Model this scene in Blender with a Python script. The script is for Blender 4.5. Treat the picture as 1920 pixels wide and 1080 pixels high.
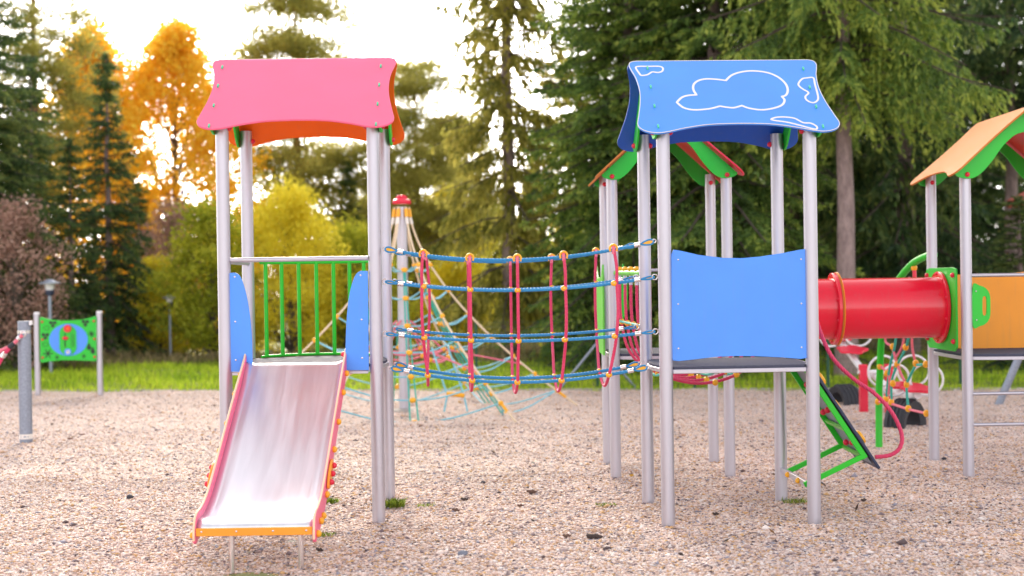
import bpy, math, random
import numpy as np
from mathutils import Vector, Matrix, Quaternion
R = math.radians
random.seed(7)
for _o in list(bpy.data.objects): bpy.data.objects.remove(_o)
scene = bpy.context.scene
COL = scene.collection

# ------------------------------------------------------------------ camera
FPX, HCAM = 2700.0, 1.79                     # focal length in photograph pixels, eye height
cam_d = bpy.data.cameras.new('camera'); cam = bpy.data.objects.new('camera', cam_d); COL.objects.link(cam)
cam_d.sensor_width = 36.0; cam_d.lens = 36.0*FPX/1920
CM = Matrix.Rotation(R(90-0.318), 3, 'X') @ Matrix.Rotation(R(-0.85), 3, 'Z')
cam.matrix_world = Matrix.Translation((0, 0, HCAM)) @ CM.to_4x4()
cam_d.clip_start = 0.1; cam_d.clip_end = 2000
cam_d.dof.use_dof = True; cam_d.dof.focus_distance = 10.9; cam_d.dof.aperture_fstop = 1.35
scene.camera = cam

# ------------------------------------------------------------------ sky, sun, exposure
SUN_EL, SUN_AZ = R(24), R(-8)                # low sun behind the trees, a little left of the view
world = bpy.data.worlds.new('World'); scene.world = world; world.use_nodes = True
wn = world.node_tree; wn.nodes.clear()
wo = wn.nodes.new('ShaderNodeOutputWorld'); wb = wn.nodes.new('ShaderNodeBackground')
sky = wn.nodes.new('ShaderNodeTexSky'); sky.sky_type = 'NISHITA'; sky.sun_disc = False
sky.sun_elevation = SUN_EL; sky.sun_rotation = SUN_AZ
sky.air_density = 1.0; sky.dust_density = 1.6; sky.ozone_density = 1.0
hs = wn.nodes.new('ShaderNodeHueSaturation'); hs.inputs['Saturation'].default_value = 0.12   # thin bright overcast
wn.links.new(sky.outputs[0], hs.inputs['Color']); tint = wn.nodes.new('ShaderNodeMix'); tint.data_type = 'RGBA'; tint.blend_type = 'MULTIPLY'; tint.inputs['Factor'].default_value = 1.0; tint.inputs['B'].default_value = (1.0, 0.955, 0.945, 1)   # warm evening haze
wn.links.new(hs.outputs[0], tint.inputs['A']); wn.links.new(tint.outputs['Result'], wb.inputs['Color'])
wb.inputs['Strength'].default_value = 0.15
wn.links.new(wb.outputs[0], wo.inputs['Surface'])
sun_d = bpy.data.lights.new('sun', 'SUN'); sun = bpy.data.objects.new('sun', sun_d); COL.objects.link(sun)
sun_d.energy = 1.5; sun_d.angle = R(20); sun_d.color = (1.0, 0.86, 0.66)
sdir = Vector((math.sin(SUN_AZ)*math.cos(SUN_EL), math.cos(SUN_AZ)*math.cos(SUN_EL), math.sin(SUN_EL)))
sun.rotation_euler = sdir.to_track_quat('Z', 'Y').to_euler()
vs = scene.view_settings
vs.view_transform = 'Standard'; vs.look = 'None'; vs.gamma = 1.0; vs.exposure = 1.78
try: vs.use_curve_mapping = False
except Exception: pass
scene.render.engine = 'CYCLES'
scene.cycles.max_bounces = 8; scene.cycles.diffuse_bounces = 6; scene.cycles.transparent_max_bounces = 8
scene.cycles.use_denoising = True

# ------------------------------------------------------------------ helpers
def ray(px, py):
    return (CM @ Vector(((px-960)/FPX, -(py-540)/FPX, -1))).normalized()
def P(px, py, Y):                            # the point seen at a pixel, at distance Y ahead
    d = ray(px, py); return Vector((0, 0, HCAM)) + d*(Y/d.y)
def G(px, py, z=0.0):                        # the ground point seen at a pixel
    d = ray(px, py); return Vector((0, 0, HCAM)) + d*((z-HCAM)/d.z)
def hit(px, py, p0, n):
    d = ray(px, py); c = Vector((0, 0, HCAM)); return c + d*((p0-c).dot(n)/d.dot(n))

OFF = {}
def tag(o, label=None, cat=None, group=None, kind=None):
    if label: o['label'] = label
    if cat: o['category'] = cat
    if group: o['group'] = group
    if kind: o['kind'] = kind
    return o
def thing(name, label, cat, loc=(0, 0, 0), rotz=0.0, group=None):
    o = bpy.data.objects.new(name, None); COL.objects.link(o)
    o.empty_display_size = 0.1
    o.location = loc; o.rotation_euler = (0, 0, rotz); OFF[o.name] = Vector(loc)
    return tag(o, label, cat, group)

class MB:
    def __init__(s): s.v = []; s.f = []; s.sm = True
    def add(s, vs, fs):
        b = len(s.v); s.v += [Vector(p) for p in vs]; s.f += [tuple(i+b for i in f) for f in fs]; return s
    def box(s, c, size, rot=None):
        c = Vector(c); h = Vector(size)*0.5; m = rot or Matrix.Identity(3)
        vs = [c + m @ Vector((x*h.x, y*h.y, z*h.z)) for x in (-1, 1) for y in (-1, 1) for z in (-1, 1)]
        return s.add(vs, [(0,1,3,2),(4,6,7,5),(0,4,5,1),(2,3,7,6),(0,2,6,4),(1,5,7,3)])
    def bar(s, a, b, w, h, up=(0, 0, 1)):
        a, b = Vector(a), Vector(b); t = (b-a); L = t.length; t.normalize()
        x = t.cross(Vector(up)).normalized(); z = x.cross(t)
        return s.box((a+b)/2, (L, w, h), Matrix((t, x, z)).transposed())
    def tube(s, pts, r, n=12, caps=True, twist=0.0, lobes=0, amp=0.0, closed=False):
        pts = [Vector(p) for p in pts]; m = len(pts)
        rs = r if hasattr(r, '__len__') else [r]*m
        t0 = (pts[1]-pts[0]).normalized()
        u = t0.orthogonal().normalized(); vs = []; ang = 0.0
        for i, p in enumerate(pts):
            if closed: t = (pts[(i+1) % m]-pts[i-1]).normalized()
            else: t = (pts[min(i+1, m-1)]-pts[max(i-1, 0)]).normalized()
            u = (u - t*u.dot(t))
            u = u.normalized() if u.length > 1e-6 else t.orthogonal().normalized()
            w = t.cross(u)
            if i: ang += twist*(pts[i]-pts[i-1]).length
            for k in range(n):
                a = 2*math.pi*k/n
                rr = rs[i]*(1+amp*math.cos(lobes*a)) if lobes else rs[i]
                vs.append(p + (u*math.cos(a+ang)+w*math.sin(a+ang))*rr)
        fs = []
        for i in range(m if closed else m-1):
            j = (i+1) % m
            for k in range(n):
                fs.append((i*n+k, i*n+(k+1) % n, j*n+(k+1) % n, j*n+k))
        if caps and not closed:
            fs.append(tuple(range(n-1, -1, -1))); fs.append(tuple((m-1)*n+k for k in range(n)))
        return s.add(vs, fs)
    def cyl(s, a, b, r, n=20, r2=None):
        return s.tube([a, b], [r, r if r2 is None else r2], n)
    def sphere(s, c, r, n=12, m=8, sc=(1, 1, 1)):
        c = Vector(c); vs = [c+Vector((0, 0, r*sc[2]))]
        for i in range(1, m):
            a = math.pi*i/m
            for k in range(n):
                b = 2*math.pi*k/n
                vs.append(c+Vector((r*sc[0]*math.sin(a)*math.cos(b), r*sc[1]*math.sin(a)*math.sin(b), r*sc[2]*math.cos(a))))
        vs.append(c-Vector((0, 0, r*sc[2]))); e = len(vs)-1; fs = []
        for k in range(n): fs.append((0, 1+k, 1+(k+1) % n)); fs.append((e, e-n+(k+1) % n, e-n+k))
        for i in range(m-2):
            for k in range(n):
                a = 1+i*n+k; b = 1+i*n+(k+1) % n; fs.append((a, a+n, b+n, b))
        return s.add(vs, fs)
    def lathe(s, a, axis, prof, n=20):               # prof: (distance along axis, radius)
        a = Vector(a); t = Vector(axis).normalized()
        return s.tube([a+t*d for d, _ in prof], [max(r, 1e-4) for _, r in prof], n) if all(
            prof[i+1][0] > prof[i][0] for i in range(len(prof)-1)) else s._lathe(a, t, prof, n)
    def _lathe(s, a, t, prof, n):
        u = t.orthogonal().normalized(); w = t.cross(u); vs = []
        for d, r in prof:
            for k in range(n):
                b = 2*math.pi*k/n; vs.append(a+t*d+(u*math.cos(b)+w*math.sin(b))*r)
        fs = [(i*n+k, i*n+(k+1) % n, (i+1)*n+(k+1) % n, (i+1)*n+k) for i in range(len(prof)-1) for k in range(n)]
        return s.add(vs, fs)
    def prism(s, pts, nrm, th):                      # outline in space, thickened along nrm
        pts = [Vector(p) for p in pts]; n = len(pts); d = Vector(nrm).normalized()*th
        vs = pts+[p+d for p in pts]
        fs = [tuple(range(n-1, -1, -1)), tuple(range(n, 2*n))]+[(i, (i+1) % n, n+(i+1) % n, n+i) for i in range(n)]
        return s.add(vs, fs)
    def ring(s, c, nrm, Rr, r, n=24, k=8):
        c = Vector(c); t = Vector(nrm).normalized(); u = t.orthogonal().normalized(); w = t.cross(u)
        return s.tube([c+(u*math.cos(2*math.pi*i/n)+w*math.sin(2*math.pi*i/n))*Rr for i in range(n)], r, k, closed=True)
    def build(s, name, mat, parent=None, local=False, bevel=0.0, ang=40):
        off = Vector((0, 0, 0))
        if parent is not None:
            off = OFF[parent.name]
        sub = Vector((0, 0, 0)) if local else off
        me = bpy.data.meshes.new(name)
        me.from_pydata([tuple(p-sub) for p in s.v], [], s.f)
        me.update()
        import bmesh as _b
        bm = _b.new(); bm.from_mesh(me); _b.ops.recalc_face_normals(bm, faces=bm.faces); bm.to_mesh(me); bm.free()
        me.shade_smooth(); me.set_sharp_from_angle(angle=R(ang))
        me.materials.append(mat)
        o = bpy.data.objects.new(name, me); COL.objects.link(o)
        OFF[o.name] = off
        if parent is not None:
            o.parent = parent
            if not local and parent.parent is None and parent.type == 'EMPTY': o.matrix_parent_inverse = Matrix.Rotation(-parent.rotation_euler.z, 4, 'Z')
        if bevel:
            b = o.modifiers.new('bevel', 'BEVEL'); b.width = bevel; b.segments = 2; b.limit_method = 'ANGLE'; b.angle_limit = R(50)
        return o
def solo(name, mb, mat, label, cat, loc=(0, 0, 0), group=None, bevel=0.0):
    """a thing that is one mesh, its origin at loc"""
    loc = Vector(loc); mb.v = [p-loc for p in mb.v]
    o = mb.build(name, mat, None, bevel=bevel); o.location = loc; OFF[o.name] = loc
    return tag(o, label, cat, group)
def spline(pts, per=8, closed=False):
    pts = [Vector(p) for p in pts]; n = len(pts); out = []
    for i in range(n if closed else n-1):
        if closed: p0, p1, p2, p3 = pts[i-1], pts[i], pts[(i+1) % n], pts[(i+2) % n]
        else: p0, p1, p2, p3 = pts[max(i-1, 0)], pts[i], pts[i+1], pts[min(i+2, n-1)]
        for k in range(per):
            t = k/per
            out.append(0.5*((2*p1)+(p2-p0)*t+(2*p0-5*p1+4*p2-p3)*t*t+(3*p1-p0-3*p2+p3)*t**3))
    if not closed: out.append(pts[-1])
    return out
def ropepts(a, b, zmid_drop, n=40):
    a, b = Vector(a), Vector(b)
    return [a.lerp(b, i/n)-Vector((0, 0, zmid_drop*4*(i/n)*(1-i/n))) for i in range(n+1)]
def rope_mb(pts, r):
    L = sum((Vector(pts[i+1])-Vector(pts[i])).length for i in range(len(pts)-1))
    n = max(len(pts), int(L/0.014)); dense = []
    cum = [0.0]
    for i in range(len(pts)-1): cum.append(cum[-1]+(Vector(pts[i+1])-Vector(pts[i])).length)
    j = 0
    for i in range(n+1):
        d = L*i/n
        while j < len(pts)-2 and cum[j+1] < d: j += 1
        sgl = max(cum[j+1]-cum[j], 1e-9)
        dense.append(Vector(pts[j]).lerp(Vector(pts[j+1]), min(1, (d-cum[j])/sgl)))
    return MB().tube(dense, r*0.93, 12, twist=2*math.pi/(r*13), lobes=6, amp=0.10)

# ------------------------------------------------------------------ materials
def newmat(name):
    m = bpy.data.materials.new(name); m.use_nodes = True
    nt = m.node_tree; b = nt.nodes['Principled BSDF']; return m, nt, b
def rgba(c): return (c[0], c[1], c[2], 1.0)
def plastic(name, col, rough=0.42, var=0.10, bump=0.02, spec=0.5, scale=14.0):
    m, nt, b = newmat(name)
    tc = nt.nodes.new('ShaderNodeTexCoord')
    n1 = nt.nodes.new('ShaderNodeTexNoise'); n1.inputs['Scale'].default_value = scale*0.25; n1.inputs['Detail'].default_value = 6
    nt.links.new(tc.outputs['Object'], n1.inputs['Vector'])
    mx = nt.nodes.new('ShaderNodeMix'); mx.data_type = 'RGBA'
    mx.inputs['A'].default_value = rgba([c*(1-var) for c in col]); mx.inputs['B'].default_value = rgba([min(1, c*(1+var)+0.01*var) for c in col])
    nt.links.new(n1.outputs['Fac'], mx.inputs['Factor'])
    mp = nt.nodes.new('ShaderNodeMapping'); mp.inputs['Scale'].default_value = (22, 22, 2.2); nt.links.new(tc.outputs['Object'], mp.inputs['Vector'])
    n3 = nt.nodes.new('ShaderNodeTexNoise'); n3.inputs['Scale'].default_value = 1.0; n3.inputs['Detail'].default_value = 7; n3.inputs['Roughness'].default_value = 0.65
    nt.links.new(mp.outputs['Vector'], n3.inputs['Vector'])
    dr = nt.nodes.new('ShaderNodeMapRange'); dr.inputs['From Min'].default_value = 0.52; dr.inputs['From Max'].default_value = 0.80; dr.inputs['To Max'].default_value = 0.22
    nt.links.new(n3.outputs['Fac'], dr.inputs['Value'])
    dm = nt.nodes.new('ShaderNodeMix'); dm.data_type = 'RGBA'; dm.inputs['B'].default_value = rgba([c*0.45+0.10 for c in col])
    nt.links.new(dr.outputs['Result'], dm.inputs['Factor']); nt.links.new(mx.outputs['Result'], dm.inputs['A']); nt.links.new(dm.outputs['Result'], b.inputs['Base Color'])
    n2 = nt.nodes.new('ShaderNodeTexNoise'); n2.inputs['Scale'].default_value = 180; n2.inputs['Detail'].default_value = 2
    nt.links.new(tc.outputs['Object'], n2.inputs['Vector'])
    mr = nt.nodes.new('ShaderNodeMapRange'); mr.inputs['To Min'].default_value = rough-0.06; mr.inputs['To Max'].default_value = rough+0.10
    nt.links.new(n1.outputs['Fac'], mr.inputs['Value']); nt.links.new(mr.outputs['Result'], b.inputs['Roughness'])
    bp = nt.nodes.new('ShaderNodeBump'); bp.inputs['Strength'].default_value = bump*5; bp.inputs['Distance'].default_value = 0.001
    nt.links.new(n2.outputs['Fac'], bp.inputs['Height']); nt.links.new(bp.outputs['Normal'], b.inputs['Normal'])
    b.inputs['Specular IOR Level'].default_value = spec
    return m
def metal(name, col, rough=0.35, stretch=(60, 60, 1.5), var=0.08, met=1.0, spangle=False):
    m, nt, b = newmat(name)
    tc = nt.nodes.new('ShaderNodeTexCoord'); mp = nt.nodes.new('ShaderNodeMapping'); mp.inputs['Scale'].default_value = stretch
    nt.links.new(tc.outputs['Object'], mp.inputs['Vector'])
    n1 = nt.nodes.new('ShaderNodeTexNoise'); n1.inputs['Scale'].default_value = 1.0; n1.inputs['Detail'].default_value = 5
    nt.links.new(mp.outputs['Vector'], n1.inputs['Vector'])
    if spangle:
        n1 = nt.nodes.new('ShaderNodeTexVoronoi'); n1.inputs['Scale'].default_value = 40
        nt.links.new(tc.outputs['Object'], n1.inputs['Vector'])
    fac = n1.outputs['Distance'] if spangle else n1.outputs['Fac']
    mx = nt.nodes.new('ShaderNodeMix'); mx.data_type = 'RGBA'
    mx.inputs['A'].default_value = rgba([c*(1-var) for c in col]); mx.inputs['B'].default_value = rgba([min(1, c*(1+var)) for c in col])
    nt.links.new(fac, mx.inputs['Factor']); nt.links.new(mx.outputs['Result'], b.inputs['Base Color'])
    mr = nt.nodes.new('ShaderNodeMapRange'); mr.inputs['To Min'].default_value = rough-0.08; mr.inputs['To Max'].default_value = rough+0.12
    nt.links.new(fac, mr.inputs['Value']); nt.links.new(mr.outputs['Result'], b.inputs['Roughness'])
    b.inputs['Metallic'].default_value = met
    return m
M = {}
M['alu'] = metal('brushed_aluminium', (0.52, 0.51, 0.58), 0.42, met=0.85)
M['galv'] = metal('galvanised_steel', (0.28, 0.32, 0.40), 0.5, spangle=True, var=0.2, met=0.6)
M['steel'] = metal('stainless_fittings', (0.72, 0.70, 0.72), 0.25)
M['blue'] = plastic('blue_board', (0.075, 0.29, 0.93), 0.42)
M['bluein'] = plastic('deep_blue_board', (0.01, 0.09, 0.50), 0.45)
M['red'] = plastic('red_board', (0.90, 0.13, 0.27), 0.38, spec=0.7)
M['redgloss'] = plastic('red_gloss_plastic', (0.72, 0.008, 0.035), 0.16, var=0.05, bump=0.004)
M['redcap'] = plastic('red_cap_plastic', (0.70, 0.012, 0.05), 0.3)
M['orange'] = plastic('orange_board', (0.98, 0.135, 0.003), 0.5, spec=0.3)
M['amber'] = plastic('amber_board', (0.90, 0.33, 0.02), 0.42)
M['sand'] = plastic('tan_yellow_board', (0.56, 0.20, 0.045), 0.6, spec=0.25)
M['yellow'] = plastic('yellow_plastic', (0.88, 0.42, 0.015), 0.35)
M['green'] = plastic('green_board', (0.015, 0.52, 0.03), 0.42)
M['greenpaint'] = plastic('green_powder_coat', (0.01, 0.50, 0.012), 0.33)
M['lime'] = plastic('lime_plastic', (0.12, 0.55, 0.05), 0.4)
M['mint'] = plastic('mint_green_fastener', (0.10, 0.62, 0.36), 0.35)
M['cream'] = plastic('cream_edge_highlight', (0.85, 0.62, 0.42), 0.5)  # colour of the painted highlight on the slide wall rims
M['white'] = plastic('white_engraving', (0.82, 0.78, 0.74), 0.5, var=0.04)
M['whitepaint'] = plastic('white_painted_tube', (0.76, 0.76, 0.80), 0.35, var=0.05)
M['rubber'] = plastic('dark_rubber_deck', (0.075, 0.08, 0.12), 0.8, var=0.3, bump=0.2, scale=200, spec=0.12)
M['tyre'] = plastic('tyre_rubber', (0.022, 0.025, 0.035), 0.6, var=0.3, bump=0.1)
M['navy'] = plastic('navy_board', (0.018, 0.028, 0.07), 0.45)
M['black'] = plastic('black_print', (0.008, 0.03, 0.012), 0.5)
M['darkgreen'] = plastic('dark_green_fence_paint', (0.008, 0.07, 0.03), 0.5)
M['pinkstrap'] = plastic('red_swing_rope', (0.55, 0.02, 0.07), 0.7)
def ropemat(name, col, c2=None, k=1.0):
    m, nt, b = newmat(name)
    tc = nt.nodes.new('ShaderNodeTexCoord'); n = nt.nodes.new('ShaderNodeTexNoise'); n.inputs['Scale'].default_value = 90; n.inputs['Detail'].default_value = 4
    nt.links.new(tc.outputs['Object'], n.inputs['Vector'])
    mx = nt.nodes.new('ShaderNodeMix'); mx.data_type = 'RGBA'
    mx.inputs['A'].default_value = rgba([c*0.62 for c in col]); mx.inputs['B'].default_value = rgba(c2 or [min(1, c*1.35+0.02) for c in col])
    nt.links.new(n.outputs['Fac'], mx.inputs['Factor']); nt.links.new(mx.outputs['Result'], b.inputs['Base Color'])
    b.inputs['Roughness'].default_value = 0.6; b.inputs['Sheen Weight'].default_value = 0.04
    return m
M['rblue'] = ropemat('blue_rope', (0.012, 0.22, 0.50))
M['rred'] = ropemat('red_rope', (0.62, 0.025, 0.11))
M['rpink'] = ropemat('pink_rope', (0.80, 0.16, 0.24))
M['rcream'] = ropemat('cream_rope', (0.78, 0.60, 0.42))
M['rsky'] = ropemat('pale_blue_rope', (0.20, 0.54, 0.68))
M['rteal'] = ropemat('teal_rope', (0.02, 0.42, 0.34))
# slide bed: stainless with long wipe marks
def slide_metal():
    m, nt, b = newmat('stainless_slide_bed')
    tc = nt.nodes.new('ShaderNodeTexCoord')
    outs = []
    for sc, stq in ((1.0, (14, 1.3, 1.3)), (1.0, (90, 2, 2)), (1.0, (5, 4, 4))):
        mp = nt.nodes.new('ShaderNodeMapping'); mp.inputs['Scale'].default_value = stq
        n = nt.nodes.new('ShaderNodeTexNoise'); n.inputs['Scale'].default_value = sc; n.inputs['Detail'].default_value = 6; n.inputs['Distortion'].default_value = 0.6
        nt.links.new(tc.outputs['Object'], mp.inputs['Vector']); nt.links.new(mp.outputs['Vector'], n.inputs['Vector']); outs.append(n)
    cr = nt.nodes.new('ShaderNodeValToRGB'); e = cr.color_ramp.elements
    e[0].position = 0.40; e[0].color = (0.75, 0.76, 0.82, 1); e[1].position = 0.68; e[1].color = (0.83, 0.84, 0.90, 1)
    nt.links.new(outs[0].outputs['Fac'], cr.inputs['Fac']); nt.links.new(cr.outputs['Color'], b.inputs['Base Color'])
    ad = nt.nodes.new('ShaderNodeMath'); ad.operation = 'MULTIPLY'
    nt.links.new(outs[0].outputs['Fac'], ad.inputs[0]); nt.links.new(outs[1].outputs['Fac'], ad.inputs[1])
    mr = nt.nodes.new('ShaderNodeMapRange'); mr.inputs['From Min'].default_value = 0.12; mr.inputs['From Max'].default_value = 0.42
    mr.inputs['To Min'].default_value = 0.30; mr.inputs['To Max'].default_value = 0.42
    nt.links.new(ad.outputs[0], mr.inputs['Value']); nt.links.new(mr.outputs['Result'], b.inputs['Roughness'])
    bp = nt.nodes.new('ShaderNodeBump'); bp.inputs['Strength'].default_value = 0.06; bp.inputs['Distance'].default_value = 0.003
    nt.links.new(outs[2].outputs['Fac'], bp.inputs['Height']); nt.links.new(bp.outputs['Normal'], b.inputs['Normal'])
    b.inputs['Metallic'].default_value = 0.92
    return m
M['slide'] = slide_metal()
def bark(name, c1, c2, scale=8):
    m, nt, b = newmat(name)
    tc = nt.nodes.new('ShaderNodeTexCoord'); mp = nt.nodes.new('ShaderNodeMapping'); mp.inputs['Scale'].default_value = (scale, scale, scale*0.35)
    n = nt.nodes.new('ShaderNodeTexNoise'); n.inputs['Scale'].default_value = 1.5; n.inputs['Detail'].default_value = 8; n.inputs['Roughness'].default_value = 0.7
    v = nt.nodes.new('ShaderNodeTexVoronoi'); v.inputs['Scale'].default_value = 2.5
    nt.links.new(tc.outputs['Object'], mp.inputs['Vector']); nt.links.new(mp.outputs['Vector'], n.inputs['Vector']); nt.links.new(mp.outputs['Vector'], v.inputs['Vector'])
    cr = nt.nodes.new('ShaderNodeValToRGB'); e = cr.color_ramp.elements
    e[0].position = 0.3; e[0].color = rgba(c1); e[1].position = 0.7; e[1].color = rgba(c2)
    nt.links.new(n.outputs['Fac'], cr.inputs['Fac']); nt.links.new(cr.outputs['Color'], b.inputs['Base Color'])
    bp = nt.nodes.new('ShaderNodeBump'); bp.inputs['Strength'].default_value = 0.8; bp.inputs['Distance'].default_value = 0.03
    nt.links.new(v.outputs['Distance'], bp.inputs['Height']); nt.links.new(bp.outputs['Normal'], b.inputs['Normal'])
    b.inputs['Roughness'].default_value = 0.9
    return m
M['bark'] = bark('spruce_bark', (0.16, 0.115, 0.115), (0.36, 0.27, 0.26))
M['limb'] = bark('dark_branch_bark', (0.035, 0.028, 0.022), (0.10, 0.075, 0.06))
M['barkpine'] = bark('pine_bark', (0.16, 0.075, 0.04), (0.32, 0.16, 0.09))
M['barkgrey'] = bark('grey_bark', (0.08, 0.07, 0.06), (0.18, 0.15, 0.13))
def foliage(name, dark, mid, light, trans=0.4, clump=1.2):
    """leaf colour varies by clump (object-space noise), by leaf (attribute) and by tree"""
    m = bpy.data.materials.new(name); m.use_nodes = True; nt = m.node_tree; nt.nodes.clear()
    out = nt.nodes.new('ShaderNodeOutputMaterial')
    at = nt.nodes.new('ShaderNodeAttribute'); at.attribute_name = 'leaf'
    tc = nt.nodes.new('ShaderNodeTexCoord'); n = nt.nodes.new('ShaderNodeTexNoise'); n.inputs['Scale'].default_value = clump; n.inputs['Detail'].default_value = 3
    nt.links.new(tc.outputs['Object'], n.inputs['Vector'])
    oi = nt.nodes.new('ShaderNodeObjectInfo')
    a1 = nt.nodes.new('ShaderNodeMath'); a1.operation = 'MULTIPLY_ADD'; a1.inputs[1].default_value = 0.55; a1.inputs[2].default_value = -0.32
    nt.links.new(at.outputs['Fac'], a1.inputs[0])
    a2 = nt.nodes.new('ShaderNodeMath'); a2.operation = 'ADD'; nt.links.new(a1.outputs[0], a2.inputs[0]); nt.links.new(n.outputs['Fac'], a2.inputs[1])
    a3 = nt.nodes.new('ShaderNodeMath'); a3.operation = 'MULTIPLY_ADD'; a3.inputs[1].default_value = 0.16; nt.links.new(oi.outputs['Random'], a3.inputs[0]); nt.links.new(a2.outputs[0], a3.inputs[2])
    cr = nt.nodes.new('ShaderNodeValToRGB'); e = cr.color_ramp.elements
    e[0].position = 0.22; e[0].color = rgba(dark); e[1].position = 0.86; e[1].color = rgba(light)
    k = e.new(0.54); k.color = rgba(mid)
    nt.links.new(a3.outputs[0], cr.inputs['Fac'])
    d = nt.nodes.new('ShaderNodeBsdfPrincipled'); d.inputs['Roughness'].default_value = 0.55; d.inputs['Specular IOR Level'].default_value = 0.3
    t = nt.nodes.new('ShaderNodeBsdfTranslucent'); mx = nt.nodes.new('ShaderNodeMixShader'); mx.inputs[0].default_value = trans
    nt.links.new(cr.outputs['Color'], d.inputs['Base Color']); nt.links.new(cr.outputs['Color'], t.inputs['Color'])
    nt.links.new(d.outputs[0], mx.inputs[1]); nt.links.new(t.outputs[0], mx.inputs[2]); nt.links.new(mx.outputs[0], out.inputs['Surface'])
    return m
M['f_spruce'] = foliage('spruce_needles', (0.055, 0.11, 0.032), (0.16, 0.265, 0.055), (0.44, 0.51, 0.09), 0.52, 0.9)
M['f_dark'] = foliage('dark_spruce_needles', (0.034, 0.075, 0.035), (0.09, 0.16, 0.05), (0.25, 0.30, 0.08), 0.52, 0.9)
M['f_sun'] = foliage('sunlit_spruce_needles', (0.12, 0.14, 0.03), (0.32, 0.31, 0.06), (0.58, 0.50, 0.11), 0.58, 0.9)  # spruce needles with the sunlight put into a yellower colour
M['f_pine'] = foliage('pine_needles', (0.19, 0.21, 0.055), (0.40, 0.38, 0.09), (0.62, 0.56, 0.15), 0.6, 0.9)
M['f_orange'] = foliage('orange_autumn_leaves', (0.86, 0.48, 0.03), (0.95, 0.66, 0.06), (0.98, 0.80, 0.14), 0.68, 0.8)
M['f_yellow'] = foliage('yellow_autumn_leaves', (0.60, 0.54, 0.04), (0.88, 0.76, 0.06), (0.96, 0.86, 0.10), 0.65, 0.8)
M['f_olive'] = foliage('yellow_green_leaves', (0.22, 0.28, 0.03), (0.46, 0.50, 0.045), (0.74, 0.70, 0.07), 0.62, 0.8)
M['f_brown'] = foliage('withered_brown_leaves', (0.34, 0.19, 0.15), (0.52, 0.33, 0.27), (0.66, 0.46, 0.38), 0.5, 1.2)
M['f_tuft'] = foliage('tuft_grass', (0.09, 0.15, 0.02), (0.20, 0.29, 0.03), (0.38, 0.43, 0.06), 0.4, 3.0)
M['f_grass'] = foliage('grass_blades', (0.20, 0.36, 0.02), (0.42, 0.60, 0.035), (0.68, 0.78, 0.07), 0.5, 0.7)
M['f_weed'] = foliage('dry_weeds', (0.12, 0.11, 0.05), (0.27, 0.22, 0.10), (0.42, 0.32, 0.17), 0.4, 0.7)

# ================================================================== SETTING
rng = np.random.default_rng(11)
_a, _b2 = G(0, 733), G(1919, 729)
ESL = (_b2.y-_a.y)/(_b2.x-_a.x)
def edgeY(x): return _a.y + ESL*(x-_a.x)
def sstep(a, b, x):
    t = np.clip((x-a)/(b-a), 0, 1); return t*t*(3-2*t)
def terrain(x, y):
    x = np.asarray(x, float); y = np.asarray(y, float); d = y-(_a.y+ESL*(x-_a.x))
    z = -0.05 + 0.09*sstep(0.0, 1.2, d)
    bump = 0.05*np.sin(x*0.9+1.3)*np.sin(y*0.7)+0.03*np.sin(x*2.3+y*1.7)
    z = z + bump*sstep(0.8, 4, d)
    z = z - 1.1*sstep(7, 22, d)*sstep(3.0, -5.0, x)
    return z
def ground_material():
    m, nt, b = newmat('meadow_soil')
    tc = nt.nodes.new('ShaderNodeTexCoord'); n = nt.nodes.new('ShaderNodeTexNoise'); n.inputs['Scale'].default_value = 0.6; n.inputs['Detail'].default_value = 8
    n2 = nt.nodes.new('ShaderNodeTexNoise'); n2.inputs['Scale'].default_value = 14; n2.inputs['Detail'].default_value = 6
    nt.links.new(tc.outputs['Object'], n.inputs['Vector']); nt.links.new(tc.outputs['Object'], n2.inputs['Vector'])
    ad = nt.nodes.new('ShaderNodeMath'); ad.operation = 'MULTIPLY_ADD'; ad.inputs[1].default_value = 0.4
    nt.links.new(n2.outputs['Fac'], ad.inputs[0]); nt.links.new(n.outputs['Fac'], ad.inputs[2])
    cr = nt.nodes.new('ShaderNodeValToRGB'); e = cr.color_ramp.elements
    e[0].position = 0.5; e[0].color = (0.11, 0.16, 0.03, 1); e[1].position = 0.85; e[1].color = (0.20, 0.20, 0.06, 1)
    nt.links.new(ad.outputs[0], cr.inputs['Fac']); nt.links.new(cr.outputs['Color'], b.inputs['Base Color'])
    b.inputs['Roughness'].default_value = 0.95
    return m
def sheet(name, xs, ys, zf, mat):
    X, Y = np.meshgrid(xs, ys); Z = zf(X, Y)
    V = np.stack([X.ravel(), Y.ravel(), Z.ravel()], 1); nx, ny = len(xs), len(ys)
    i = np.arange(nx-1)[None, :]+np.arange(ny-1)[:, None]*nx; i = i.ravel()
    F = np.stack([i, i+1, i+1+nx, i+nx], 1)
    me = bpy.data.meshes.new(name); me.from_pydata(V.tolist(), [], F.tolist()); me.update(); me.shade_smooth()
    me.materials.append(mat); o = bpy.data.objects.new(name, me); COL.objects.link(o); return o
xs = np.unique(np.concatenate([np.linspace(-200, -32, 10), np.linspace(-30, 32, 110), np.linspace(35, 200, 10)]))
ys = np.unique(np.concatenate([np.linspace(-80, -10, 6), np.linspace(-8, 18, 14), np.linspace(19, 48, 100), np.linspace(50, 280, 16)]))
grd = sheet('ground', xs, ys, terrain, ground_material())
tag(grd, 'grassy meadow ground rolling away behind the gravel play area', kind='structure')

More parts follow.
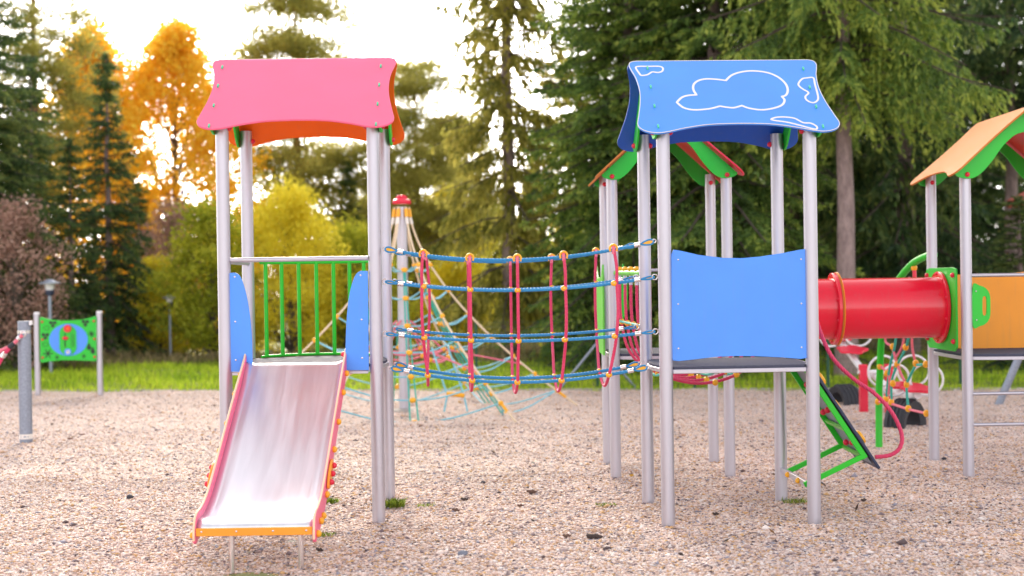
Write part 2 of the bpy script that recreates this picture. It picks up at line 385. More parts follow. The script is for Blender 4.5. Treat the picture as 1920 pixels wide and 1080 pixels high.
# gravel: a gently uneven sheet with loose pebbles lying on it
STONE = [((0.73, 0.53, 0.455), 30), ((0.80, 0.66, 0.61), 27), ((0.56, 0.35, 0.23), 14), ((0.66, 0.40, 0.18), 9), ((0.42, 0.32, 0.31), 11),
         ((0.22, 0.165, 0.185), 8), ((0.32, 0.31, 0.38), 5), ((0.84, 0.76, 0.74), 11), ((0.10, 0.065, 0.07), 4)]
def stone_ramp(nt):
    cr = nt.nodes.new('ShaderNodeValToRGB'); cr.color_ramp.interpolation = 'CONSTANT'; e = cr.color_ramp.elements
    tot = sum(w for _, w in STONE); acc = 0
    for i, (c, w) in enumerate(STONE):
        k = e[0] if i == 0 else (e[1] if i == 1 else e.new(acc/tot)); k.position = acc/tot; k.color = rgba(c); acc += w
    return cr
def gravel_material():
    m, nt, b = newmat('pea_gravel')
    tc = nt.nodes.new('ShaderNodeTexCoord'); v = nt.nodes.new('ShaderNodeTexVoronoi'); v.inputs['Scale'].default_value = 76
    nt.links.new(tc.outputs['Object'], v.inputs['Vector'])
    sp = nt.nodes.new('ShaderNodeSeparateColor'); nt.links.new(v.outputs['Color'], sp.inputs[0])
    cr = stone_ramp(nt); nt.links.new(sp.outputs[0], cr.inputs['Fac'])
    n = nt.nodes.new('ShaderNodeTexNoise'); n.inputs['Scale'].default_value = 1.1; n.inputs['Detail'].default_value = 5
    nt.links.new(tc.outputs['Object'], n.inputs['Vector'])
    mr = nt.nodes.new('ShaderNodeMapRange'); mr.inputs['To Min'].default_value = 0.64; mr.inputs['To Max'].default_value = 1.12
    nt.links.new(n.outputs['Fac'], mr.inputs['Value'])
    mx = nt.nodes.new('ShaderNodeVectorMath'); mx.operation = 'SCALE'
    nt.links.new(cr.outputs['Color'], mx.inputs[0]); nt.links.new(mr.outputs['Result'], mx.inputs['Scale']); nt.links.new(mx.outputs[0], b.inputs['Base Color'])
    bp = nt.nodes.new('ShaderNodeBump'); bp.inputs['Strength'].default_value = 0.9; bp.inputs['Distance'].default_value = 0.012; bp.invert = True
    nt.links.new(v.outputs['Distance'], bp.inputs['Height']); nt.links.new(bp.outputs['Normal'], b.inputs['Normal'])
    b.inputs['Roughness'].default_value = 0.85
    return m
POSTS = [(-2.18, 10.9), (-1.04, 10.9), (-1.04, 11.95), (1.15, 10.58), (2.21, 10.6), (1.1, 11.6), (2.18, 11.65), (0.97, 13.1), (2.0, 13.1), (0.97, 14.15), (2.0, 14.15), (4.1, 12.9), (4.1, 13.95)]
def gz(x, y):
    x = np.asarray(x, float); y = np.asarray(y, float)
    z = 0.014*np.sin(x*2.1+np.sin(y*1.3))*np.sin(y*2.4+0.5)+0.012*np.sin(x*5.3+y*3.1+2*np.sin(y*1.9))*np.sin(y*6.1-x*1.7)-0.006
    z = z-0.06*np.exp(-((x+1.65)**2/0.22+(y-8.75)**2/0.28))           # scuffed hollow below the slide
    for a, b in POSTS: z = z-0.022*np.exp(-((x-a)**2+(y-b)**2)/0.035)
    return z
gx = np.unique(np.concatenate([np.linspace(-26, -7, 30), np.linspace(-7, 8, 220), np.linspace(8, 26, 30)])); gt = np.unique(np.concatenate([np.linspace(0, 0.42, 20), np.linspace(0.42, 1, 240)]))
X, T = np.meshgrid(gx, gt); Y = -6+(edgeY(X)+0.03-(-6))*T; Z = gz(X, Y)
V = np.stack([X.ravel(), Y.ravel(), Z.ravel()], 1); nx = len(gx)
i0 = (np.arange(nx-1)[None, :]+np.arange(len(gt)-1)[:, None]*nx).ravel()
me = bpy.data.meshes.new('gravel'); me.from_pydata(V.tolist(), [], np.stack([i0, i0+1, i0+1+nx, i0+nx], 1).tolist()); me.update(); me.shade_smooth()
me.materials.append(gravel_material()); gravel = bpy.data.objects.new('gravel_play_area', me); COL.objects.link(gravel)
tag(gravel, 'pale pinkish pea gravel covering the play area', kind='structure')

def leafmesh(name, V, F, A, mat, parent=None, off=(0, 0, 0), loc=None):
    """big meshes straight from arrays; A is one value per vertex"""
    me = bpy.data.meshes.new(name); k = F.shape[1]; V = V-np.asarray(off)
    me.vertices.add(len(V)); me.vertices.foreach_set('co', V.astype(np.float32).ravel())
    me.loops.add(F.size); me.loops.foreach_set('vertex_index', F.astype(np.int32).ravel())
    me.polygons.add(len(F)); me.polygons.foreach_set('loop_start', (np.arange(len(F))*k).astype(np.int32))
    me.update(calc_edges=True)
    at = me.attributes.new('leaf', 'FLOAT', 'POINT'); at.data.foreach_set('value', A.astype(np.float32))
    me.materials.append(mat); o = bpy.data.objects.new(name, me); COL.objects.link(o)
    if parent is not None: o.parent = parent; OFF[o.name] = OFF[parent.name]
    return o
def pebbles():
    m, nt, b = newmat('loose_pebble')
    at = nt.nodes.new('ShaderNodeAttribute'); at.attribute_name = 'leaf'; cr = stone_ramp(nt)
    nt.links.new(at.outputs['Fac'], cr.inputs['Fac'])
    tc = nt.nodes.new('ShaderNodeTexCoord'); n = nt.nodes.new('ShaderNodeTexNoise'); n.inputs['Scale'].default_value = 1.1; n.inputs['Detail'].default_value = 5
    nt.links.new(tc.outputs['Object'], n.inputs['Vector'])
    mr = nt.nodes.new('ShaderNodeMapRange'); mr.inputs['To Min'].default_value = 0.64; mr.inputs['To Max'].default_value = 1.12
    nt.links.new(n.outputs['Fac'], mr.inputs['Value'])
    mx = nt.nodes.new('ShaderNodeVectorMath'); mx.operation = 'SCALE'
    nt.links.new(cr.outputs['Color'], mx.inputs[0]); nt.links.new(mr.outputs['Result'], mx.inputs['Scale']); nt.links.new(mx.outputs[0], b.inputs['Base Color'])
    b.inputs['Roughness'].default_value = 0.7
    px, py, pr = [], [], []
    for y0, y1, dens, r in ((7.6, 10.5, 2500, 0.0088), (10.5, 13.5, 1500, 0.0090), (13.5, 18, 560, 0.0098), (18, 24.6, 180, 0.0105)):
        w = 0.37*y1+0.6; n_ = int((y1-y0)*2*w*dens)
        px.append(rng.uniform(-w, w, n_)); py.append(rng.uniform(y0, y1, n_)); pr.append(rng.lognormal(math.log(r), 0.33, n_))
    px, py, pr = map(np.concatenate, (px, py, pr)); ok = py < edgeY(px)-0.02; px, py, pr = px[ok], py[ok], pr[ok]
    N = len(px); base = np.array([[1, 0, 0], [0, 1, 0], [-1, 0, 0], [0, -1, 0], [0, 0, 1], [0, 0, -1]], float)
    a = rng.uniform(0, 6.28, N); ca, sa = np.cos(a), np.sin(a); el = rng.uniform(0.65, 1.0, N); fl = rng.uniform(0.35, 0.75, N)
    B = np.repeat(base[None], N, 0)+rng.normal(0, 0.22, (N, 6, 3))
    bx, by, bz = B[..., 0]*pr[:, None]*1.25, B[..., 1]*(pr*el)[:, None]*1.25, B[..., 2]*(pr*fl)[:, None]
    V = np.stack([bx*ca[:, None]-by*sa[:, None]+px[:, None], bx*sa[:, None]+by*ca[:, None]+py[:, None], bz+(gz(px, py)+pr*fl*0.35)[:, None]], 2).reshape(-1, 3)
    f = np.array([[0, 1, 4], [1, 2, 4], [2, 3, 4], [3, 0, 4], [1, 0, 5], [2, 1, 5], [3, 2, 5], [0, 3, 5]])
    F = (np.arange(N)[:, None, None]*6+f[None]).reshape(-1, 3)
    o = leafmesh('loose_gravel', V, F, np.repeat(rng.uniform(0, 1, N), 6), m)
    tag(o, 'loose cream, tan and grey pebbles strewn over the play area', kind='stuff')
pebbles()

def blades(name, label, mat, xr, dr, n, h0, h1, w, lean=0.45, mask=None):
    x = rng.uniform(*xr, n); d = dr[0]+(dr[1]-dr[0])*rng.uniform(0, 1, n)**1.25; y = edgeY(x)+d
    if mask is not None: ok = mask(x, d); x, y = x[ok], y[ok]
    n = len(x); z = terrain(x, y); h = rng.uniform(h0, h1, n)*(0.6+0.5*np.sin(x*1.7+y*2.1)**2); a = rng.uniform(0, 6.28, n); l = rng.uniform(0, lean, n)*h
    b = rng.uniform(0, 6.28, n); dx, dy = np.cos(a)*w, np.sin(a)*w
    V = np.stack([np.stack([x-dx, y-dy, z-0.02], 1), np.stack([x+dx, y+dy, z-0.02], 1),
                  np.stack([x+dx*0.6+np.cos(b)*l*0.4, y+dy*0.6+np.sin(b)*l*0.4, z+h*0.6], 1), np.stack([x+np.cos(b)*l, y+np.sin(b)*l, z+h], 1)], 1).reshape(-1, 3)
    F = np.arange(n*4).reshape(-1, 4)
    o = leafmesh(name, V, F, np.repeat(rng.uniform(0, 1, n), 4), mat); tag(o, label, kind='stuff')
blades('grass', 'bright green grass strip along the far edge of the gravel', M['f_grass'], (-15, 15), (-0.10, 9), 95000, 0.06, 0.17, 0.008)
blades('dry_weeds', 'brownish dry weeds behind the grass at the foot of the trees', M['f_weed'], (-16, 12), (5.5, 14), 36000, 0.08, 0.34, 0.008, 0.7, mask=lambda x, d: (x < 0.5) | (d > 8.5))
# kerb between gravel and grass: concrete edging stones
def conc():
    m, nt, b = newmat('concrete_edging'); tc = nt.nodes.new('ShaderNodeTexCoord'); n = nt.nodes.new('ShaderNodeTexNoise'); n.inputs['Scale'].default_value = 12; n.inputs['Detail'].default_value = 7
    nt.links.new(tc.outputs['Object'], n.inputs['Vector']); cr = nt.nodes.new('ShaderNodeValToRGB'); e = cr.color_ramp.elements
    e[0].color = (0.26, 0.24, 0.22, 1); e[1].color = (0.5, 0.47, 0.44, 1); nt.links.new(n.outputs['Fac'], cr.inputs['Fac']); nt.links.new(cr.outputs['Color'], b.inputs['Base Color']); b.inputs['Roughness'].default_value = 0.9
    return m
M['conc'] = conc()
kr = thing('kerb', 'low concrete edging between the gravel and the grass', 'kerb', (0, edgeY(0), 0)); kr['kind'] = 'structure'; del kr['category']
for k in range(-11, 12):
    x0, x1 = k*1.0+0.005, k*1.0+0.995
    MB().bar((x0, edgeY(x0)+0.06, -0.02), (x1, edgeY(x1)+0.06, -0.02), 0.06, 0.07).build('edging_stone', M['conc'], kr, bevel=0.006)

# ------------------------------------------------------------------ trees
def quads(c, d, s, L, W):
    """leaf diamonds: c base points, d directions, s side vectors, L lengths, W half widths"""
    L = L[:, None]; W = W[:, None]; mid = c+d*L*0.45
    V = np.stack([c, mid+s*W, c+d*L, mid-s*W], 1).reshape(-1, 3)
    return V
def unit(a): return a/np.maximum(np.linalg.norm(a, axis=1, keepdims=True), 1e-9)
def side_of(d, r):
    return unit(np.cross(d, unit(r.normal(0, 1, d.shape))))
def tubes(paths):
    mb = MB()
    for pts, rs, n in paths: mb.tube(pts, rs, n)
    return mb
def spruce_mesh(seed, H, z0, Lmax, step=0.34, nb=7, hang=0.35, size=0.13, power=0.75, dens=1.0, gap=0.0, minL=0.25, shape_up=0.0, bare_below=None, zmax=None):
    r = np.random.default_rng(seed); Vs, As, limbs = [], [], []
    z = z0
    while z < H-0.15:
        f = (z-z0)/(H-z0); Lw = max(minL, Lmax*(1-f)**power*(0.85+0.15*math.sin(f*3)))
        n = max(4, int(nb*(0.75+0.5*r.random())))
        if zmax is not None and z > zmax: step_z = step*1.5; n = max(4, n-2)
        else: step_z = step
        for k in range(n):
            if r.random() < gap: continue
            az = 2*math.pi*(k+r.random()*0.8)/n; L = Lw*(0.62+0.5*r.random()); zb = z+r.uniform(-0.12, 0.12)
            e0 = 0.30*f-0.05+r.uniform(-0.08, 0.1)+shape_up; dr = 0.42*(1-f)+0.12+r.uniform(-0.08, 0.08); up = 0.16
            rad = np.array([math.cos(az), math.sin(az), 0]); tan = np.array([-math.sin(az), math.cos(az), 0])
            def pos(s): return rad[None]*(L*s)[:, None]+np.stack([0*s, 0*s, zb+L*(e0*s-dr*s**2+up*s**4)], 1)
            ss = np.linspace(0, 1, 5); limbs.append(([tuple(p) for p in pos(ss)], [0.010+0.011*L*(1-q) for q in ss], 4))
            m_ = max(6, int(L/0.085*dens)); s = np.sort(r.uniform(0.10, 1, m_))
            base = pos(s); dsl = np.stack([0*s, 0*s, e0-2*dr*s+4*up*s**3], 1)
            t = unit(rad[None]+dsl)
            for sg in (-1, 1):
                ls = (0.42*L*(1-s)**0.8+0.12)*r.uniform(0.6, 1.15, m_); ls = np.minimum(ls, 0.85)
                kk = max(2, int(ls.max()/0.055)); q = np.linspace(0.05, 1, kk)
                sd = unit(t*r.uniform(0.45, 0.8, (m_, 1))+sg*tan[None]*0.8+np.array([0, 0, -hang])*r.uniform(0.5, 1.4, (m_, 1)))
                B = base[:, None, :]+sd[:, None, :]*(ls[:, None]*q[None])[..., None]
                B[..., 2] -= hang*0.55*(ls[:, None]*q[None])**1.5
                keep = (ls[:, None]*q[None]*0+q[None]*ls.max() <= ls[:, None]+0.03) if False else np.ones((m_, kk), bool)
                keep &= r.random((m_, kk)) < np.clip(ls[:, None]/ls.max()+0.25, 0, 1)
                B = B[keep]; D = np.repeat(sd[:, None, :], kk, 1)[keep]; N = len(B)
                D = unit(D+r.normal(0, 0.42, (N, 3))+np.array([0, 0, -0.35*hang])); 
                Vs.append(quads(B, D, side_of(D, r), size*r.uniform(0.6, 1.25, N), size*0.17*r.uniform(0.7, 1.3, N)))
                tip = np.repeat((q[None]*np.ones((m_, 1))), 1)[keep.ravel()] if False else (np.ones((m_, 1))*q[None])[keep]
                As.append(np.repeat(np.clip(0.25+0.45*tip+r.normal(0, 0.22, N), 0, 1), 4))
        z += step_z*(0.85+0.3*r.random())
    # leader
    N = 260; c = np.stack([r.normal(0, 0.05, N), r.normal(0, 0.05, N), H-r.random(N)**1.4*1.0], 1); D = unit(r.normal(0, 1, (N, 3))+np.array([0, 0, 0.8]))
    Vs.append(quads(c, D, side_of(D, r), np.full(N, size), np.full(N, size*0.17))); As.append(np.repeat(r.random(N), 4))
    V = np.concatenate(Vs); return V, np.concatenate(As), limbs
def pine_mesh(seed, H, zc, Lmax, nbr=34, size=0.15, clump=0.42, per=130):
    r = np.random.default_rng(seed); Vs, As, limbs = [], [], []
    for k in range(nbr):
        f = (k+r.random())/nbr; zb = zc+(H-zc)*f; az = k*2.4+r.uniform(-0.5, 0.5); L = Lmax*(0.35+0.65*math.sin(math.pi*min(1, 0.25+0.75*(1-f))))*r.uniform(0.6, 1.1)*(1-0.55*f)
        rad = np.array([math.cos(az), math.sin(az), 0]); e = r.uniform(-0.05, 0.35)
        p = [tuple(rad*L*s+np.array([0, 0, zb+L*(e*s+0.12*math.sin(s*5+k))])) for s in (0, 0.35, 0.7, 1)]
        limbs.append((p, [0.035*(1-f)+0.018, 0.02, 0.013, 0.006], 4))
        for j in range(int(3+L*2.4)):
            s = r.uniform(0.35, 1.05); c = rad*L*s+np.array([0, 0, zb+L*(e*s+0.12*math.sin(s*5+k))])+r.normal(0, 0.16+0.10*L, 3)*np.array([1, 1, 0.45])
            N = int(per*r.uniform(0.5, 1.2)); o = r.normal(0, 1, (N, 3))*np.array([1, 1, 0.42])*clump*0.5*r.uniform(0.7, 1.2)
            D = unit(o*1.2+r.normal(0, 0.25, (N, 3))+np.array([0, 0, 0.35]))
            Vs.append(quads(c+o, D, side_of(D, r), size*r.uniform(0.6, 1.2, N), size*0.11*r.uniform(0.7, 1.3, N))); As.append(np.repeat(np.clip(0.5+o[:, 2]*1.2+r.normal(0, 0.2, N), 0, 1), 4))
    return np.concatenate(Vs), np.concatenate(As), limbs
def leafy_mesh(seed, H, z0, W, nl=60, per=260, size=0.085, top=0.55, spread=0.42, stems=1):
    """broadleaf crown: limbs that fork, leaf clusters round their ends"""
    r = np.random.default_rng(seed); Vs, As, limbs = [], [], []
    for k in range(nl):
        f = ((k+0.5)/nl)**0.9; zt = z0+(H-z0)*f; prof = math.sin(math.pi*min(1.0, (f*(1-top)+0.06)**0.75 if f < top else 0.5+0.5*(f-top)/(1-top)*0.98))
        prof = max(0.10, (1-abs(f-top*0.7)/(1.0))**1.1 if f < top else (1-((f-top*0.7)/(1-top*0.7))**1.7))
        az = k*2.399+r.uniform(-0.6, 0.6); rr = W*0.5*prof*r.uniform(0.35, 1.05)
        e = np.array([math.cos(az)*rr, math.sin(az)*rr, zt]); z1 = max(0.25, zt-rr*r.uniform(0.7, 1.2)-0.3)
        sx = r.normal(0, 0.04*W, 2) if stems > 1 else (0, 0)
        m1 = np.array([e[0]*0.45+sx[0], e[1]*0.45+sx[1], z1+(zt-z1)*0.55]); limbs.append(([(sx[0]*0.5, sx[1]*0.5, z1), tuple(m1), tuple(e)], [0.012+0.010*rr+0.01*(1-f), 0.012, 0.004], 4))
        for j in range(4):
            c = e*1.0+r.normal(0, spread*0.55, 3)*np.array([1, 1, 0.8]); N = int(per/4*r.uniform(0.3, 1.7))
            o = r.normal(0, spread*0.40, (N, 3)); D = unit(r.normal(0, 1, (N, 3))+np.array([0, 0, -0.3]))
            Vs.append(quads(c+o, D, side_of(D, r), size*r.uniform(0.6, 1.3, N), size*0.36*r.uniform(0.7, 1.2, N))); As.append(np.repeat(np.clip(r.normal(0.5, 0.25, N), 0, 1), 4))
    return np.concatenate(Vs), np.concatenate(As), limbs
PROTO = {}
def proto(key, arrays, H, r0, barkm, lean=0.0):
    V, A, limbs = arrays
    rr = random.Random(key); n = 9
    tp = [Vector((rr.uniform(-1, 1)*0.03*(i > 0)+lean*i/n, rr.uniform(-1, 1)*0.03*(i > 0), -0.35 if i == 0 else H*i/n)) for i in range(n+1)]
    mb = MB().tube(tp, [r0*1.35 if i == 0 else max(0.012, r0*(1-i/n)**0.85) for i in range(n+1)], 10)
    nt_ = len(mb.f)
    for pts, rs, k in limbs: mb.tube([(tp[0].x*0, 0, pts[0][2])] + list(pts[1:]), rs, k, caps=False)
    tr = mb.build('trunk', barkm); tm = tr.data; bpy.data.objects.remove(tr)
    tm.materials.append(M['limb'] if barkm is M['bark'] else barkm)
    ix = np.zeros(len(tm.polygons), np.int32); ix[nt_:] = 1; tm.polygons.foreach_set('material_index', ix)
    F = np.arange(len(V)).reshape(-1, 4); co = leafmesh('crown', V, F, A, M['f_spruce']); cm = co.data; bpy.data.objects.remove(co); cm.materials.clear()
    cm.materials.append(None)
    PROTO[key] = (tm, cm, H)
def plant(name, label, cat, key, x, y, fol, s=1.0, rot=0.0, group=None, sz=None, barkm=None, tilt=0.0):
    tm, cm, H = PROTO[key]; z = float(terrain(x, y))
    t = thing(name, label, cat, (x, y, z), rot, group); t.scale = (s, s, sz or s); t.rotation_euler.x = tilt
    a = bpy.data.objects.new('trunk', tm); COL.objects.link(a); a.parent = t
    c = bpy.data.objects.new('crown', cm); COL.objects.link(c); c.parent = t
    c.material_slots[0].link = 'OBJECT'; c.material_slots[0].material = fol
    if barkm: a.material_slots[0].link = 'OBJECT'; a.material_slots[0].material = barkm
    return t
proto('spruceA', spruce_mesh(1, 13.0, 0.7, 3.2, step=0.33, nb=9, hang=0.25, size=0.125, zmax=9), 13.0, 0.20, M['bark'])
proto('spruceB', spruce_mesh(2, 14.0, 5.3, 3.4, step=0.40, nb=7, hang=0.95, size=0.14, zmax=10), 14.0, 0.19, M['bark'])
proto('spruceC', spruce_mesh(3, 7.0, 0.5, 1.55, step=0.30, nb=7, hang=0.35, size=0.14, dens=0.9, power=0.9), 7.0, 0.12, M['bark'])
proto('spruceD', spruce_mesh(4, 14.0, 1.6, 2.5, step=0.50, nb=6, hang=1.0, size=0.18, gap=0.08, dens=0.8, power=0.7), 14.0, 0.19, M['bark'])
proto('pineA', pine_mesh(5, 13.0, 4.2, 2.7, nbr=44, per=190, size=0.17, clump=0.5), 13.0, 0.15, M['barkpine'])
proto('pineB', pine_mesh(6, 10.0, 2.2, 3.2, nbr=50, per=230, size=0.18, clump=0.6), 10.0, 0.14, M['barkpine'])
proto('larchA', leafy_mesh(7, 9.0, 1.2, 3.8, nl=120, per=215, size=0.13, top=0.34, spread=0.40), 9.0, 0.12, M['barkgrey'])
proto('larchB', leafy_mesh(8, 9.0, 1.0, 5.0, nl=160, per=200, size=0.13, top=0.46, spread=0.42), 9.0, 0.12, M['barkgrey'])
proto('bushA', leafy_mesh(9, 4.0, 0.5, 4.6, nl=95, per=300, size=0.09, top=0.62, spread=0.42, stems=5), 3.2, 0.06, M['barkgrey'])
proto('bushB', leafy_mesh(10, 3.4, 0.4, 2.2, nl=60, per=240, size=0.085, top=0.6, spread=0.34, stems=4), 2.8, 0.05, M['barkgrey'])
proto('shrub', leafy_mesh(12, 3.4, 0.5, 2.2, nl=70, per=110, size=0.075, top=0.65, spread=0.30, stems=5), 2.9, 0.05, M['barkgrey'])
def at(px, Y): return ((px-960)*Y/FPX, Y)
T_ = [
 # name, label, cat, proto, px, Y, foliage, scale, rot, sz
 ('spruce_tree', 'dark spruce cut by the left picture edge, in front of its neighbours', 'tree', 'spruceA', -40, 31, 'f_dark', 0.85, 0.3, None),
 ('pine_tree', 'tall thin-trunked pine reaching out of the picture at top left', 'tree', 'pineA', 72, 38, 'f_pine', 1.05, 1.0, None),
 ('spruce_tree', 'broad dark spruce left of centre of the left group, behind the green play panel', 'tree', 'spruceC', 62, 34, 'f_dark', 1.0, 2.0, 1.0),
 ('spruce_tree', 'slender pointed spruce standing before the first orange tree', 'tree', 'spruceC', 205, 35, 'f_dark', 1.05, 3.1, 1.06),
 ('spruce_tree', 'low bushy spruce between the two left spruces, behind the play panel', 'tree', 'spruceC', 135, 33, 'f_dark', 0.85, 4.2, 0.72),
 ('spruce_tree', 'small dark spruce right of the slender spruce, under the orange leaves', 'tree', 'spruceC', 262, 39, 'f_dark', 0.85, 1.2, 0.72),
 ('larch_tree', 'golden orange autumn tree nearer the left edge, narrow top', 'tree', 'larchA', 180, 43, 'f_orange', 1.35, 0.5, 1.12),
 ('larch_tree', 'wide orange autumn tree left of the pink roof', 'tree', 'larchB', 332, 43, 'f_orange', 1.22, 2.2, 1.13),
 ('shrub', 'pinkish brown withered shrub at the left edge above the galvanised post', 'shrub', 'shrub', 26, 29.9, 'f_brown', 1.0, 0.0, 1.02),
 ('shrub', 'brown withered shrub below the wide orange tree', 'shrub', 'shrub', 325, 38, 'f_brown', 1.05, 1.5, 1.25),
 ('bush', 'orange-yellow bush beside the small path lamp', 'bush', 'bushB', 300, 36, 'f_yellow', 0.9, 2.6, 0.72),
 ('bush', 'olive green bush left of the slide tower', 'bush', 'bushB', 395, 34, 'f_olive', 1.15, 0.9, 1.05),
 ('bush', 'large yellow bush behind the green bars of the slide tower', 'bush', 'bushA', 545, 35, 'f_yellow', 0.82, 0.2, 1.0),
 ('bush', 'yellow-green bush at the foot of the rope pyramid mast', 'bush', 'bushA', 660, 37, 'f_olive', 0.75, 1.9, 0.85),
 ('bush', 'low yellow bush seen through the middle of the rope bridge', 'bush', 'bushB', 860, 38, 'f_yellow', 1.0, 3.3, 0.75),
 ('bush', 'low olive bush seen through the right half of the rope bridge', 'bush', 'bushB', 1075, 33, 'f_olive', 1.0, 4.3, 0.8),
 ('pine_tree', 'pine whose crown rises above the pink roof', 'tree', 'pineB', 562, 47, 'f_pine', 1.2, 0.4, 1.27),
 ('pine_tree', 'pine between the pink roof and the big spruces', 'tree', 'pineB', 785, 48, 'f_pine', 1.0, 2.4, 0.98),
 ('spruce_tree', 'thin dark spruce seen under the pink roof, beside its right posts', 'tree', 'spruceC', 655, 46, 'f_dark', 0.9, 0.7, 0.95),
 ('spruce_tree', 'tall spruce with painted-in yellowish sunlight and hanging twigs, right of the gap of sky', 'tree', 'spruceD', 955, 31, 'f_sun', 0.92, 0.6, 1.0),
 ('pine_tree', 'hazy pine low in the gap behind the rope pyramid', 'tree', 'pineB', 850, 56, 'f_pine', 0.95, 4.4, 0.82),
 ('birch_tree', 'sunlit yellow-green tree in the gap right of the rope pyramid mast', 'tree', 'larchB', 835, 50, 'f_yellow', 0.85, 1.1, 0.62),
 ('birch_tree', 'olive yellow tree behind the mast of the rope pyramid', 'tree', 'larchA', 735, 52, 'f_olive', 1.1, 3.1, 0.72),
 ('spruce_tree', 'large dense green spruce between the two roofs', 'tree', 'spruceA', 1185, 28, 'f_spruce', 0.92, 0.0, 1.05),
 ('spruce_tree', 'dense green spruce rising behind the blue cloud roof', 'tree', 'spruceA', 1345, 26.5, 'f_spruce', 0.95, 2.1, 1.1),
 ('spruce_tree', 'dense green spruce behind and between the two largest ones', 'tree', 'spruceA', 1245, 30, 'f_spruce', 1.0, 4.0, 1.1),
 ('spruce_tree', 'bare-trunked spruce standing right of the blue roof', 'tree', 'spruceB', 1585, 24.6, 'f_spruce', 0.95, 1.1, None),
 ('spruce_tree', 'dark spruce with hanging branches behind the bare trunk', 'tree', 'spruceD', 1500, 31, 'f_dark', 1.15, 2.9, None),
 ('spruce_tree', 'dark spruce with hanging branches over the red tunnel', 'tree', 'spruceD', 1700, 30, 'f_dark', 1.15, 5.0, None),
 ('spruce_tree', 'spruce hanging over the yellow roof at the right edge', 'tree', 'spruceB', 1900, 34, 'f_dark', 1.0, 3.6, None),
 ('spruce_tree', 'young low spruce before the red-roofed hut at the right edge', 'tree', 'spruceC', 1912, 25.9, 'f_dark', 0.95, 0.4, 0.44),
 ('spruce_tree', 'far dark spruce filling the gap right of the bare trunk', 'tree', 'spruceA', 1650, 39, 'f_dark', 1.1, 0.8, None),
 ('spruce_tree', 'far dark spruce behind the right-hand tower', 'tree', 'spruceA', 1790, 41, 'f_dark', 1.1, 2.8, None),
]
for n_, l_, c_, k_, px_, Y_, f_, s_, r_, sz_ in T_:
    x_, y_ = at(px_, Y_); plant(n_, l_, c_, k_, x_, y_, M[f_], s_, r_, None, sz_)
# the wood far behind: single trees one can still tell apart
far = [(20, 58, 'spruceC', 'f_dark', 1.3), (120, 62, 'spruceC', 'f_dark', 1.15), (250, 60, 'bushA', 'f_olive', 1.15), (420, 56, 'bushA', 'f_yellow', 1.2), (480, 60, 'spruceC', 'f_pine', 0.8), (620, 58, 'bushA', 'f_olive', 1.05),
       (710, 62, 'pineB', 'f_pine', 0.75), (770, 60, 'bushA', 'f_yellow', 0.9), (930, 64, 'bushA', 'f_olive', 1.3), (1000, 58, 'spruceC', 'f_sun', 1.0), (1090, 48, 'spruceA', 'f_sun', 1.0), (1240, 46, 'spruceA', 'f_dark', 1.0),
       (1420, 44, 'spruceA', 'f_dark', 1.05), (1560, 50, 'spruceA', 'f_dark', 1.1), (1760, 52, 'spruceA', 'f_dark', 1.1), (1950, 48, 'spruceA', 'f_dark', 1.1)]
names = {'spruceC': 'spruce_tree', 'spruceA': 'spruce_tree', 'bushA': 'bush', 'pineB': 'pine_tree'}
ordn = ['leftmost', 'second', 'third', 'fourth', 'fifth', 'sixth', 'seventh', 'eighth', 'ninth', 'tenth', 'eleventh', 'twelfth', 'thirteenth', 'fourteenth', 'fifteenth', 'rightmost']
for i, (px_, Y_, k_, f_, s_) in enumerate(far):
    x_, y_ = at(px_, Y_); nm = names[k_]
    plant(nm, f'{ordn[i]} of the farthest row of the wood, blurred {nm.replace("_", " ")}' + ('' if i in (0, 15) else ' counted from the left'), 'tree' if 'tree' in nm else 'bush', k_, x_, y_, M[f_], s_, i*1.3, 'farthest row of the wood')

# needles, twigs and leaf scraps blown over the gravel
def litter(n=2600):
    x = rng.uniform(-9, 9, n); y = 7.8+rng.uniform(0, 1, n)**1.3*15; ok = (np.abs(x) < 0.4*y+0.5) & (y < edgeY(x)); x, y = x[ok], y[ok]; n = len(x)
    a = rng.uniform(0, 6.28, n); L = rng.lognormal(math.log(0.022), 0.45, n); W = L*rng.uniform(0.10, 0.35, n); z = gz(x, y)+0.014
    d = np.stack([np.cos(a), np.sin(a), rng.normal(0, 0.25, n)], 1); s = np.stack([-np.sin(a), np.cos(a), rng.normal(0, 0.3, n)], 1)
    V = quads(np.stack([x, y, z], 1), d, s, L*1.6, W)
    o = leafmesh('leaf_litter', V, np.arange(len(V)).reshape(-1, 4), np.repeat(rng.uniform(0, 1, n), 4), M['f_litter']); tag(o, 'dark needles, twigs and leaf scraps scattered over the gravel', kind='stuff')
M['f_litter'] = foliage('dead_litter', (0.02, 0.012, 0.012), (0.06, 0.035, 0.025), (0.22, 0.11, 0.04), 0.1, 3.0)
litter()

